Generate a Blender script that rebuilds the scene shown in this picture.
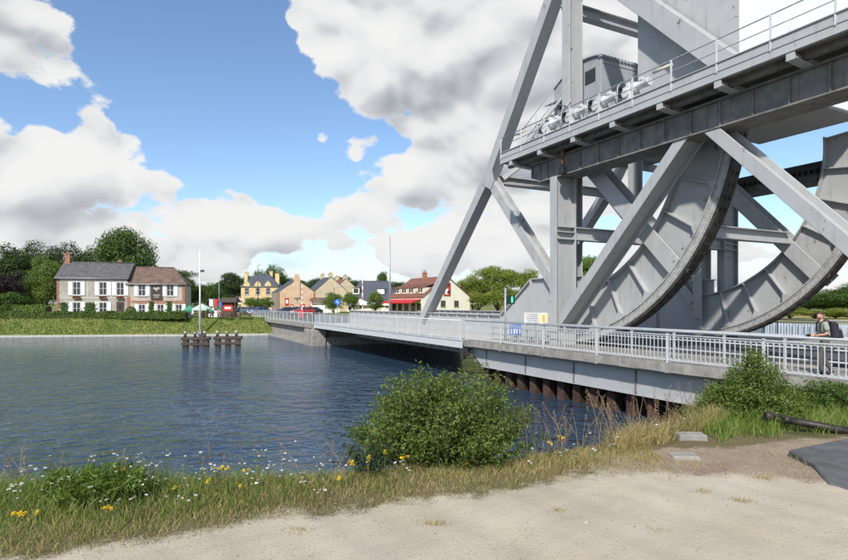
import bpy, math, random
import numpy as np
from mathutils import Vector, Matrix, Euler
R = math.radians
random.seed(7); rng = np.random.default_rng(7)
for o in list(bpy.data.objects): bpy.data.objects.remove(o)
scene = bpy.context.scene
COL = scene.collection

# ------------------------------------------------------------------ camera
cam_d = bpy.data.cameras.new('camera'); cam = bpy.data.objects.new('camera', cam_d); COL.objects.link(cam)
EYE = 1.7
F_PX, HORIZON = 560.0, 304.0           # focal length and horizon row of the 848x560 photograph
cam.location = (0, 0, EYE); cam.rotation_euler = (R(90), 0, 0)
cam_d.sensor_width = 36; cam_d.lens = 36 * F_PX / 848
cam_d.shift_y = (HORIZON - 280) / 848
cam_d.clip_start = 0.1; cam_d.clip_end = 12000
scene.camera = cam

# ------------------------------------------------------------------ world: sky + clouds, soft sun
SUN_DIR = Vector((-0.24, -0.73, 0.64)).normalized()      # towards the sun: behind the camera
SUN_EL = math.asin(SUN_DIR.z); SUN_AZ = math.atan2(SUN_DIR.x, SUN_DIR.y)
world = bpy.data.worlds.new('World'); scene.world = world; world.use_nodes = True

def pdir(x, y):
    return Vector((x - 424, F_PX, HORIZON - y)).normalized()

class NT:
    """small helper to wire shader nodes"""
    def __init__(s, nt): s.t = nt; s.n = nt.nodes; s.l = nt.links
    def new(s, typ, **kw):
        n = s.n.new(typ)
        for k, v in kw.items(): setattr(n, k, v)
        return n
    def put(s, sock, v):
        if isinstance(v, bpy.types.NodeSocket): s.l.new(v, sock)
        elif v is not None: sock.default_value = v
    def math(s, op, a, b=None, c=None, clamp=False):
        n = s.new('ShaderNodeMath', operation=op, use_clamp=clamp)
        s.put(n.inputs[0], a); s.put(n.inputs[1], b); s.put(n.inputs[2], c); return n.outputs[0]
    def vec(s, op, a, b=None):
        n = s.new('ShaderNodeVectorMath', operation=op); s.put(n.inputs[0], a); s.put(n.inputs[1], b)
        return n.outputs['Value'] if op in ('LENGTH', 'DOT_PRODUCT', 'DISTANCE') else n.outputs['Vector']
    def noise(s, v, scale, detail=4, rough=.55, dist=0):
        n = s.new('ShaderNodeTexNoise'); s.put(n.inputs['Vector'], v)
        n.inputs['Scale'].default_value = scale; n.inputs['Detail'].default_value = detail
        n.inputs['Roughness'].default_value = rough; n.inputs['Distortion'].default_value = dist
        return n.outputs['Fac']
    def ramp(s, f, stops, interp='LINEAR'):
        n = s.new('ShaderNodeValToRGB'); n.color_ramp.interpolation = interp
        e = n.color_ramp.elements
        while len(e) < len(stops): e.new(.5)
        for k, (p, c) in enumerate(stops):
            e[k].position = p; e[k].color = (*c, 1) if len(c) == 3 else c
        s.put(n.inputs['Fac'], f); return n.outputs['Color']
    def mix(s, f, a, b, mode='MIX'):
        n = s.new('ShaderNodeMix', data_type='RGBA', blend_type=mode)
        s.put(n.inputs[0], f)
        for k, v in ((6, a), (7, b)):
            if isinstance(v, tuple): v = (*v, 1) if len(v) == 3 else v
            s.put(n.inputs[k], v)
        return n.outputs[2]
    def smooth(s, v, a, b, lo=0., hi=1.):
        n = s.new('ShaderNodeMapRange', interpolation_type='SMOOTHSTEP')
        s.put(n.inputs[0], v)
        for k, x in zip((1, 2, 3, 4), (a, b, lo, hi)): n.inputs[k].default_value = x
        return n.outputs[0]

# clouds: heaps of cumulus around the whole horizon; those in view sit where the photograph has them
CLOUDS = [  # px, py, radius_x, radius_y (px of the photograph), weight
    (60, 190, 115, 60, .85), (150, 205, 46, 32, .45), (95, 138, 55, 34, .45), (22, 38, 85, 42, .95), (330, 18, 62, 34, 1.05),
    (445, 60, 80, 75, .9), (480, 135, 80, 62, .8), (560, 70, 110, 150, .9), (230, 208, 46, 30, .75),
    (400, 212, 90, 34, .75), (300, 240, 110, 26, .6), (480, 235, 90, 45, .75), (322, 138, 15, 13, .42), (357, 149, 19, 14, .46),
    (720, 265, 90, 36, .5), (90, 262, 190, 24, .5)]
HOLES = [(240, 95, 75, 85, .8), (285, 168, 70, 36, .8), (312, 206, 42, 18, .4), (130, 70, 60, 40, .5), (190, 15, 60, 60, .5), (800, 195, 70, 75, .8), (20, 95, 60, 16, .3), (205, 160, 34, 40, .5)]
wt = NT(world.node_tree); world.node_tree.nodes.clear()
tc = wt.new('ShaderNodeTexCoord'); dirv = wt.vec('NORMALIZE', tc.outputs['Generated'])
sep = wt.new('ShaderNodeSeparateXYZ'); wt.put(sep.inputs[0], dirv)
az = wt.math('ARCTAN2', sep.outputs['X'], sep.outputs['Y']); el = wt.math('ARCSINE', sep.outputs['Z'])
ae = wt.new('ShaderNodeCombineXYZ'); wt.put(ae.inputs[0], az); wt.put(ae.inputs[1], el)
wn = wt.new('ShaderNodeTexNoise'); wt.put(wn.inputs['Vector'], dirv); wn.inputs['Scale'].default_value = 9; wn.inputs['Detail'].default_value = 3
warp = wt.vec('SUBTRACT', wn.outputs['Color'], (.5, .5, .5))
def noise_field(v, d1, d2):
    pv = wt.vec('MULTIPLY', v, (1, 1, 1.55))
    n = wt.math('MULTIPLY_ADD', wt.noise(pv, 5.2, d1, .56, .3), 2.1, -1.05)
    for sc, am in ((9., .62), (21., .34))[:2 if d2 else 1]:                              # cauliflower billows
        vo = wt.new('ShaderNodeTexVoronoi', feature='F1'); vo.inputs['Scale'].default_value = sc
        wt.put(vo.inputs['Vector'], wt.vec('ADD', pv, wt.vec('MULTIPLY', warp, (.5 / sc, .5 / sc, .5 / sc)))); n = wt.math('MULTIPLY_ADD', vo.outputs['Distance'], -am * 1.6, wt.math('ADD', n, am * .75))
    if d2: n = wt.math('ADD', n, wt.math('MULTIPLY_ADD', wt.noise(pv, 34, d2, .66), .52, -.26))
    return n
F = wt.math('MULTIPLY_ADD', wt.noise(wt.vec('MULTIPLY', dirv, (1, 1, 1.7)), 2.3, 2, .5), 1.5, -.70)
for sign, lst in ((1, CLOUDS), (-1, HOLES)):
    for x, y, rx, ry, w in lst:
        d = pdir(x, y); a0 = math.atan2(d.x, d.y); e0 = math.asin(d.z)
        wx = abs(math.atan2(x + rx - 424, F_PX) - math.atan2(x - rx - 424, F_PX)) / 2; wy = ry / math.hypot(F_PX, x - 424) * math.cos(e0) ** 2
        n = wt.new('ShaderNodeVectorMath', operation='MULTIPLY_ADD'); wt.put(n.inputs[0], ae.outputs[0])
        n.inputs[1].default_value = (1 / wx, 1 / wy, 0); n.inputs[2].default_value = (-a0 / wx, -e0 / wy, 0)
        r2 = wt.vec('DOT_PRODUCT', n.outputs[0], n.outputs[0])
        F = wt.math('MULTIPLY_ADD', wt.math('POWER', .4, r2), sign * w, F)
F = wt.math('MINIMUM', F, .72)
n0 = noise_field(dirv, 8, 5)
n1 = noise_field(wt.vec('NORMALIZE', wt.vec('ADD', dirv, (-.016, -.01, .030))), 3, 0)
n0s = noise_field(dirv, 3, 0)
f0 = wt.math('ADD', F, n0)
alpha = wt.smooth(f0, .11, .31)
lit = wt.math('MULTIPLY_ADD', wt.math('SUBTRACT', n0s, n1), .75, .79)        # thinning towards the light: bright side
lit = wt.math('MULTIPLY_ADD', wt.smooth(f0, .25, 1.35), -.12, lit)           # thick cloud is greyer
for x, y, rx, ry, w in [(465, 115, 80, 85, .17), (560, 120, 90, 90, .12), (80, 222, 100, 22, .2), (40, 50, 70, 25, .22), (380, 262, 150, 22, .10), (395, 15, 30, 45, -.2), (470, 120, 26, 16, -.25), (110, 160, 80, 40, -.14), (255, 215, 110, 34, -.22), (430, 225, 120, 30, -.22)]:   # heavy bases and bright crowns
    d = pdir(x, y); a0 = math.atan2(d.x, d.y); e0 = math.asin(d.z); wx = rx / math.hypot(F_PX, x - 424) * math.cos(a0); wy = ry / math.hypot(F_PX, x - 424) * math.cos(e0) ** 2
    nd = wt.new('ShaderNodeVectorMath', operation='MULTIPLY_ADD'); wt.put(nd.inputs[0], ae.outputs[0]); nd.inputs[1].default_value = (1 / wx, 1 / wy, 0); nd.inputs[2].default_value = (-a0 / wx, -e0 / wy, 0)
    lit = wt.math('MULTIPLY_ADD', wt.math('POWER', .4, wt.vec('DOT_PRODUCT', nd.outputs[0], nd.outputs[0])), -w, lit)
lit = wt.math('MULTIPLY_ADD', n0, .10, lit)
lit = wt.math('ADD', lit, wt.smooth(f0, .42, .12, 0, .22))
ccol = wt.ramp(lit, [(0., (.36, .385, .44)), (.25, (.45, .475, .52)), (.50, (.66, .685, .72)), (.72, (.90, .905, .915)), (1., (1.0, 1.0, .995))])
low = wt.smooth(sep.outputs['Z'], .0, .13, 1., 0.)
ccol = wt.mix(wt.math('MULTIPLY', low, .35), ccol, (.72, .76, .80))
sky = wt.new('ShaderNodeTexSky', sky_type='NISHITA'); sky.sun_disc = False
sky.sun_elevation = SUN_EL; sky.sun_rotation = SUN_AZ; sky.altitude = 0; sky.air_density = 1.0; sky.dust_density = .15; sky.ozone_density = 3.5
bg1 = wt.new('ShaderNodeBackground'); wt.put(bg1.inputs[0], sky.outputs[0]); bg1.inputs[1].default_value = .15
bg2 = wt.new('ShaderNodeBackground'); wt.put(bg2.inputs[0], ccol); bg2.inputs[1].default_value = .76
mx = wt.new('ShaderNodeMixShader')
wt.put(mx.inputs[0], wt.math('MAXIMUM', alpha, wt.smooth(sep.outputs['Z'], .02, .14, .85, 0.)))
wt.l.new(bg1.outputs[0], mx.inputs[1]); wt.l.new(bg2.outputs[0], mx.inputs[2])
wo = wt.new('ShaderNodeOutputWorld'); wt.l.new(mx.outputs[0], wo.inputs[0])
world.cycles.sampling_method = 'MANUAL'; world.cycles.sample_map_resolution = 1024

sun_d = bpy.data.lights.new('sun', 'SUN'); sun = bpy.data.objects.new('sun', sun_d); COL.objects.link(sun)
sun_d.energy = 4.2; sun_d.angle = R(2.0); sun_d.color = (1, .96, .89)
sun.rotation_euler = SUN_DIR.to_track_quat('Z', 'Y').to_euler(); sun.location = (0, 0, 60)

scene.render.engine = 'CYCLES'
vs = scene.view_settings; vs.view_transform = 'Standard'; vs.look = 'None'; vs.gamma = 1; vs.exposure = 0.24
scene.cycles.max_bounces = 6; scene.cycles.transparent_max_bounces = 8

# ------------------------------------------------------------------ helpers
ORG = {}
def link(name, me, mat=None, parent=None, loc=None):
    o = bpy.data.objects.new(name, me); COL.objects.link(o)
    if mat is not None and me is not None and not me.materials:
        for m in (mat if isinstance(mat, (list, tuple)) else [mat]): me.materials.append(m)
    if parent is not None: o.parent = parent; ORG[o] = ORG.get(parent, Vector())
    if loc is not None: o.location = loc
    return o
def tag(o, label=None, cat=None, group=None, kind=None):
    if label: o['label'] = label
    if cat: o['category'] = cat
    if group: o['group'] = group
    if kind: o['kind'] = kind
    return o
def thing(name, label, cat, loc=(0, 0, 0), rz=0, group=None, world_coords=False):
    o = bpy.data.objects.new(name, None); COL.objects.link(o); o.empty_display_size = .2
    o.location = loc; o.rotation_euler = (0, 0, rz); ORG[o] = Vector(loc) if world_coords else Vector()
    return tag(o, label, cat, group)
def copy_thing(o, loc, rz=None, label=None, scale=None):
    c = o.copy(); COL.objects.link(c); c.location = loc
    if rz is not None: c.rotation_euler = (0, 0, rz)
    if scale is not None: c.scale = scale if isinstance(scale, (tuple, list)) else (scale,) * 3
    if label: c['label'] = label
    for ch in o.children:
        k = ch.copy(); COL.objects.link(k); k.parent = c
        for g2 in ch.children:
            q = g2.copy(); COL.objects.link(q); q.parent = k
    return c
def mesh_np(name, V, Fc, n=4):
    V = np.asarray(V, np.float32); Fc = np.asarray(Fc, np.int32)
    me = bpy.data.meshes.new(name); me.vertices.add(len(V)); me.vertices.foreach_set('co', V.ravel())
    m = len(Fc); me.loops.add(m * n); me.polygons.add(m)
    me.loops.foreach_set('vertex_index', Fc.ravel())
    me.polygons.foreach_set('loop_start', np.arange(0, m * n, n, dtype=np.int32))
    me.update(calc_edges=True); return me

class MB:
    def __init__(s): s.v = []; s.f = []; s.sm = []
    def add(s, v, f, smooth=False):
        o = len(s.v); s.v += [Vector(p) for p in v]; s.f += [tuple(i + o for i in q) for q in f]; s.sm += [smooth] * len(f); return s
    def hexa(s, p):   # 8 points: bottom 4 ccw, top 4 ccw
        return s.add(p, [(3, 2, 1, 0), (4, 5, 6, 7), (0, 1, 5, 4), (1, 2, 6, 5), (2, 3, 7, 6), (3, 0, 4, 7)])
    def box(s, x0, x1, y0, y1, z0, z1):
        return s.hexa([(x0, y0, z0), (x1, y0, z0), (x1, y1, z0), (x0, y1, z0), (x0, y0, z1), (x1, y0, z1), (x1, y1, z1), (x0, y1, z1)])
    def prism(s, poly, off):   # poly: list of 3D points, extruded by vector off
        n = len(poly); off = Vector(off); P = [Vector(p) for p in poly]
        f = [tuple(range(n))[::-1], tuple(range(n, 2 * n))] + [(i, (i + 1) % n, n + (i + 1) % n, n + i) for i in range(n)]
        return s.add(P + [p + off for p in P], f)
    def bar(s, p0, p1, w, d, up=(0, 0, 1)):   # rectangular bar, w sideways, d along up
        p0 = Vector(p0); p1 = Vector(p1); t = (p1 - p0).normalized(); sd = t.cross(Vector(up))
        if sd.length < 1e-4: sd = t.cross(Vector((1, 0, 0)))
        sd.normalize(); u = sd.cross(t); a = sd * w / 2; b = u * d / 2
        return s.hexa([p0 - a - b, p0 + a - b, p1 + a - b, p1 - a - b, p0 - a + b, p0 + a + b, p1 + a + b, p1 - a + b])
    def tube(s, pts, r, n=8, cap=True):
        pts = [Vector(p) for p in pts]; rs = r if isinstance(r, (list, tuple)) else [r] * len(pts); rings = []; ref = None
        V = []
        for i, p in enumerate(pts):
            t = (pts[min(i + 1, len(pts) - 1)] - pts[max(i - 1, 0)])
            t = t.normalized() if t.length > 1e-9 else Vector((0, 0, 1))
            if ref is None: ref = Vector((1, 0, 0)) if abs(t.x) < .8 else Vector((0, 1, 0))
            a = (ref - t * ref.dot(t)).normalized(); ref = a; b = t.cross(a)
            V += [p + (a * math.cos(k * 2 * math.pi / n) + b * math.sin(k * 2 * math.pi / n)) * rs[i] for k in range(n)]
        f = [(i * n + k, i * n + (k + 1) % n, (i + 1) * n + (k + 1) % n, (i + 1) * n + k) for i in range(len(pts) - 1) for k in range(n)]
        s.add(V, f, True)
        if cap:
            o = len(s.v) - len(V); s.f += [tuple(o + k for k in range(n))[::-1], tuple(o + (len(pts) - 1) * n + k for k in range(n))]; s.sm += [False, False]
        return s
    def build(s, name, mat, parent=None, bevel=0, rel=True):
        me = bpy.data.meshes.new(name)
        o0 = ORG.get(parent, Vector()) if (parent is not None and rel) else Vector()
        me.from_pydata([tuple(p - o0) for p in s.v], [], s.f); me.update()
        me.polygons.foreach_set('use_smooth', s.sm)
        o = link(name, me, mat, parent)
        if bevel:
            b = o.modifiers.new('bevel', 'BEVEL'); b.width = bevel; b.segments = 1; b.limit_method = 'ANGLE'; b.angle_limit = R(40)
        return o

# bridge frame: a along the bridge (away), b across it, h height above the road on the fixed part
TH = math.atan2(424 - 141, F_PX); _s, _c = math.sin(TH), math.cos(TH)
DK = EYE - 2.05                                   # road level
def B(a, b, h): return Vector((-a * _s + b * _c, a * _c + b * _s, EYE + h))      # h relative to the eye
ANG = math.atan2(_c, -_s)                        # heading of +a in the ground plane
UA = Vector((-_s, _c, 0)); VB = Vector((_c, _s, 0)); UP = Vector((0, 0, 1))
def bbox(mb, a0, a1, b0, b1, h0, h1):
    return mb.hexa([B(a0, b0, h0), B(a0, b1, h0), B(a1, b1, h0), B(a1, b0, h0), B(a0, b0, h1), B(a0, b1, h1), B(a1, b1, h1), B(a1, b0, h1)])
def bprism(mb, poly, b0, b1): return mb.prism([B(a, b0, h) for a, h in poly], VB * (b1 - b0))
def px(x, y, Z):   # photo pixel at distance Z along the view axis
    return Vector(((x - 424) * Z / F_PX, Z, EYE + (HORIZON - y) * Z / F_PX))

# ------------------------------------------------------------------ materials
def mat(name, col, rough=.7, var=.12, scale=3., metal=0., bump=0., bscale=20., streak=0., streak_col=(.08, .06, .045), rust=0., spec=.4, coord='world'):
    m = bpy.data.materials.new(name); m.use_nodes = True; t = NT(m.node_tree); bs = m.node_tree.nodes['Principled BSDF']
    geo = t.new('ShaderNodeNewGeometry'); P = geo.outputs['Position']
    n = t.noise(P, scale, 5, .6)
    c0 = tuple(max(0, c * (1 - var)) for c in col); c1 = tuple(min(1, c * (1 + var)) for c in col)
    c = t.mix(t.smooth(n, .3, .7), c0, c1)
    if streak:
        sv = t.vec('MULTIPLY', P, (4.5, 4.5, .35)); k = t.noise(sv, 1., 4, .6); k2 = t.noise(P, .8, 3, .5)
        fac = t.math('MULTIPLY', t.smooth(k, .50, .78), t.smooth(k2, .35, .7, .3, 1.))
        c = t.mix(t.math('MULTIPLY', fac, streak), c, streak_col)
    if rust:
        r = t.noise(P, 2.1, 7, .68, .4)
        c = t.mix(t.math('MULTIPLY', t.smooth(r, .63, .70), rust), c, (.10, .045, .02))
    t.put(bs.inputs['Base Color'], c); bs.inputs['Roughness'].default_value = rough; bs.inputs['Metallic'].default_value = metal
    t.put(bs.inputs['Roughness'], t.math('MULTIPLY_ADD', n, .25, rough - .12, clamp=True))
    bs.inputs['Specular IOR Level'].default_value = spec
    if bump:
        bp = t.new('ShaderNodeBump'); bp.inputs['Strength'].default_value = bump; bp.inputs['Distance'].default_value = .02
        t.put(bp.inputs['Height'], t.noise(P, bscale, 5, .65)); t.l.new(bp.outputs[0], bs.inputs['Normal'])
    return m
def leafmat(name, cols, trans=.35, rough=.5, big=.6):
    m = bpy.data.materials.new(name); m.use_nodes = True; t = NT(m.node_tree); bs = m.node_tree.nodes['Principled BSDF']
    geo = t.new('ShaderNodeNewGeometry')
    v = t.math('ADD', t.math('MULTIPLY', geo.outputs['Random Per Island'], .62), t.math('MULTIPLY', t.noise(geo.outputs['Position'], big, 2, .5), .55))
    v = t.math('SUBTRACT', v, .08)
    k = len(cols); c = t.ramp(v, [(i / (k - 1), cc) for i, cc in enumerate(cols)])
    t.put(bs.inputs['Base Color'], c); bs.inputs['Roughness'].default_value = rough; bs.inputs['Specular IOR Level'].default_value = .3
    tr = t.new('ShaderNodeBsdfTranslucent'); t.put(tr.inputs[0], t.mix(1., c, (1.25, 1.35, .7), 'MULTIPLY'))
    mx = t.new('ShaderNodeMixShader'); mx.inputs[0].default_value = trans
    t.l.new(bs.outputs[0], mx.inputs[1]); t.l.new(tr.outputs[0], mx.inputs[2]); t.l.new(mx.outputs[0], m.node_tree.nodes['Material Output'].inputs[0])
    return m
M = {}
M['steel'] = mat('grey_steel_paint', (.395, .398, .398), .55, .05, 1.2, streak=.55, rust=.9, streak_col=(.17, .155, .14))
M['steel_rust'] = mat('grey_steel_paint_rusting', (.40, .402, .40), .58, .08, 1.6, streak=.5, rust=1., streak_col=(.14, .11, .09))
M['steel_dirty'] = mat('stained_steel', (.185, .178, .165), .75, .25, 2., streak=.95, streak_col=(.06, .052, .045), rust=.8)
M['steel_pale'] = mat('pale_steel_paint', (.41, .414, .415), .5, .05, 1.5, streak=.22, streak_col=(.25, .22, .19))
M['steel_white'] = mat('white_steel_paint', (.52, .53, .525), .5, .15, 1.5, streak=.15, streak_col=(.4, .36, .3))
M['ballast'] = mat('white_counterweight_paint', (.80, .81, .79), .55, .05, .6, streak=.12, streak_col=(.4, .38, .34))
M['rail_white'] = mat('white_railing_paint', (.54, .56, .565), .5, .06, 4., streak=.15, streak_col=(.35, .3, .25))
M['tread'] = mat('worn_dark_tread', (.042, .036, .031), .6, .5, 5., bump=.5, bscale=14, streak=.3, rust=1.)
M['tread_side'] = mat('grimy_tread_flange', (.37, .365, .35), .6, .2, 6., bump=.2, bscale=20, streak=.4, rust=.6, streak_col=(.12, .10, .08))
M['grime'] = mat('black_grease', (.035, .033, .03), .6, .4, 6., bump=.5)
M['concrete'] = mat('weathered_concrete', (.29, .27, .24), .9, .25, 2.2, bump=.35, bscale=18, streak=.6, streak_col=(.09, .08, .065))
M['kerb_concrete'] = mat('pale_concrete', (.46, .435, .39), .9, .2, 5., bump=.3, bscale=30)
M['pile'] = mat('rusty_sheet_piling', (.055, .030, .022), .85, .5, 3., bump=.6, bscale=14, streak=.7, streak_col=(.02, .016, .014))
M['asphalt'] = mat('asphalt', (.075, .075, .077), .9, .2, 6., bump=.4, bscale=60)
M['dark_slab'] = mat('dark_bitumen_slab', (.105, .104, .102), .85, .25, 4., bump=.5, bscale=40)
M['gun'] = mat('dark_gun_steel', (.05, .043, .038), .5, .35, 9., metal=.55, bump=.2, bscale=40, rust=.6)
M['glass'] = mat('window_glass', (.03, .035, .04), .08, .2, 2., spec=.8)
M['white'] = mat('white_paint', (.78, .77, .75), .6, .05, 3.)
M['slate'] = mat('weathered_slate', (.105, .10, .10), .75, .25, 1.6, bump=.5, bscale=6, streak=.3, streak_col=(.16, .15, .12))
M['slate_blue'] = mat('dark_blue_slate', (.07, .078, .098), .7, .2, 1.5, bump=.4, bscale=5)
M['brown_tile'] = mat('mossy_brown_tile', (.155, .10, .075), .85, .3, 1.4, bump=.6, bscale=6, streak=.4, streak_col=(.09, .085, .06))
M['red_tile'] = mat('red_brown_tile', (.20, .085, .06), .85, .25, 1.5, bump=.6, bscale=5)
M['stucco'] = mat('grey_beige_stucco', (.40, .365, .30), .92, .14, 1.2, bump=.3, bscale=12, streak=.3, streak_col=(.17, .15, .12))
M['brick'] = mat('orange_red_brick', (.36, .165, .10), .9, .25, 6., bump=.3, bscale=16)
M['stone'] = mat('cream_dressed_stone', (.55, .49, .40), .9, .12, 4.)
M['yellow_wall'] = mat('yellow_render', (.62, .47, .24), .9, .1, .8)
M['peach_wall'] = mat('peach_render', (.62, .44, .29), .9, .12, .8, streak=.2, streak_col=(.4, .28, .19))
M['tan_wall'] = mat('tan_render', (.56, .46, .31), .9, .1, .8)
M['cream_wall'] = mat('cream_render', (.78, .72, .58), .9, .06, .8)
M['rubble'] = mat('rubble_stone', (.30, .25, .19), .95, .35, 5., bump=.5, bscale=10)
M['dark_wood'] = mat('dark_timber', (.075, .055, .042), .85, .35, 5., bump=.4, bscale=22, streak=.5)
M['brown_wood'] = mat('brown_timber', (.16, .085, .05), .8, .3, 5.)
M['red'] = mat('red_fabric', (.55, .03, .035), .7, .1, 3.)
M['green_fabric'] = mat('green_parasol_fabric', (.05, .26, .15), .7, .1, 3.)
M['pale_green_fabric'] = mat('pale_green_parasol_fabric', (.45, .58, .47), .7, .08, 3.)
M['cream_fabric'] = mat('cream_parasol_fabric', (.76, .71, .58), .75, .06, 3.)
M['barrier_red'] = mat('faded_red_paint', (.62, .22, .20), .6, .05, 3.)
M['galv'] = mat('galvanised_steel', (.40, .41, .42), .5, .12, 6., metal=.3)
M['dark_metal'] = mat('dark_metal', (.055, .058, .062), .5, .15, 6.)
M['black'] = mat('black_plastic', (.02, .02, .022), .45, .1, 6.)
M['yellow'] = mat('yellow_paint', (.75, .52, .02), .5, .06, 4.)
M['blue'] = mat('blue_sign', (.03, .14, .55), .5, .05, 4.)
M['sign_red'] = mat('red_sign_panel', (.45, .05, .03), .6, .1, 5.)
M['bark'] = mat('bark', (.085, .06, .042), .95, .35, 9., bump=.6, bscale=20)
M['machine_house'] = mat('machine_house_cladding', (.33, .35, .37), .6, .08, 1.5, streak=.2)
M['rubber'] = mat('rubber', (.02, .02, .02), .9, .1, 5.)

def lamp_mat(name, col, s):
    m = bpy.data.materials.new(name); m.use_nodes = True; t = NT(m.node_tree); b = m.node_tree.nodes['Principled BSDF']
    b.inputs['Base Color'].default_value = (*col, 1); b.inputs['Emission Color'].default_value = (*col, 1); b.inputs['Emission Strength'].default_value = s
    return m
M['green_lamp'] = lamp_mat('green_signal_lamp', (.03, .75, .30), 1.1)

def car_paint(name, col):
    m = mat(name, col, .28, .03, 2., spec=.6); return m
# ------------------------------------------------------------------ water, terrain
WZ = EYE - 4.4
def water_mat():
    m = bpy.data.materials.new('canal_water'); m.use_nodes = True; t = NT(m.node_tree); bs = m.node_tree.nodes['Principled BSDF']
    bs.inputs['Base Color'].default_value = (.022, .048, .084, 1); bs.inputs['Roughness'].default_value = .05; bs.inputs['IOR'].default_value = 1.33
    geo = t.new('ShaderNodeNewGeometry'); P = geo.outputs['Position']
    mp = t.new('ShaderNodeMapping'); t.put(mp.inputs[0], P); mp.inputs['Rotation'].default_value = (0, 0, R(-12)); mp.inputs['Scale'].default_value = (.85, 1.15, 1)
    big = t.noise(mp.outputs[0], 1.2, 2.5, .5, .7); small = t.noise(mp.outputs[0], 5.2, 3, .55, .3)
    gust = t.smooth(t.noise(P, .07, 3, .5), .34, .62, .5, 1.2)
    h = t.math('MULTIPLY', t.math('ADD', t.math('MULTIPLY', big, 1.), t.math('MULTIPLY', small, .16)), gust)
    bp = t.new('ShaderNodeBump'); bp.inputs['Strength'].default_value = 1.; bp.inputs['Distance'].default_value = .46
    t.put(bp.inputs['Height'], h); t.l.new(bp.outputs[0], bs.inputs['Normal'])
    return m
M['water'] = water_mat()
w = MB(); w.add([(-900, -60, WZ), (900, -60, WZ), (900, 900, WZ), (-900, 900, WZ)], [(0, 1, 2, 3)])
tag(w.build('water', M['water']), kind='structure')
def groundmat(name, a, b, scale, c=None, bump=.4, bs_=30, spots=None):
    m = bpy.data.materials.new(name); m.use_nodes = True; t = NT(m.node_tree); bs = m.node_tree.nodes['Principled BSDF']
    P = t.new('ShaderNodeNewGeometry').outputs['Position']
    col = t.mix(t.smooth(t.noise(P, scale, 6, .65), .35, .65), a, b)
    if c: col = t.mix(t.smooth(t.noise(P, scale * .23, 4, .6, .4), .5, .68), col, c)
    if spots:
        vo = t.new('ShaderNodeTexVoronoi'); t.put(vo.inputs['Vector'], P); vo.inputs['Scale'].default_value = 55
        sel = t.math('MULTIPLY', t.math('LESS_THAN', vo.outputs['Distance'], .22), t.math('GREATER_THAN', t.noise(P, 9, 3, .6), .56))
        col = t.mix(t.math('MULTIPLY', sel, .6), col, spots)
        g2 = t.noise(P, 160, 3, .7); col = t.mix(t.smooth(g2, .56, .70, 0, .55), col, tuple(x * .52 for x in a))
        col = t.mix(t.smooth(g2, .44, .30, 0, .5), col, tuple(min(1, x * 1.35) for x in b))
    t.put(bs.inputs['Base Color'], col); bs.inputs['Roughness'].default_value = .95; bs.inputs['Specular IOR Level'].default_value = .15
    bp = t.new('ShaderNodeBump'); bp.inputs['Strength'].default_value = bump; bp.inputs['Distance'].default_value = .02
    t.put(bp.inputs['Height'], t.math('ADD', t.noise(P, bs_, 6, .7), t.math('MULTIPLY', t.noise(P, bs_ * .12, 3, .6), 1.5))); t.l.new(bp.outputs[0], bs.inputs['Normal'])
    return m
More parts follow.
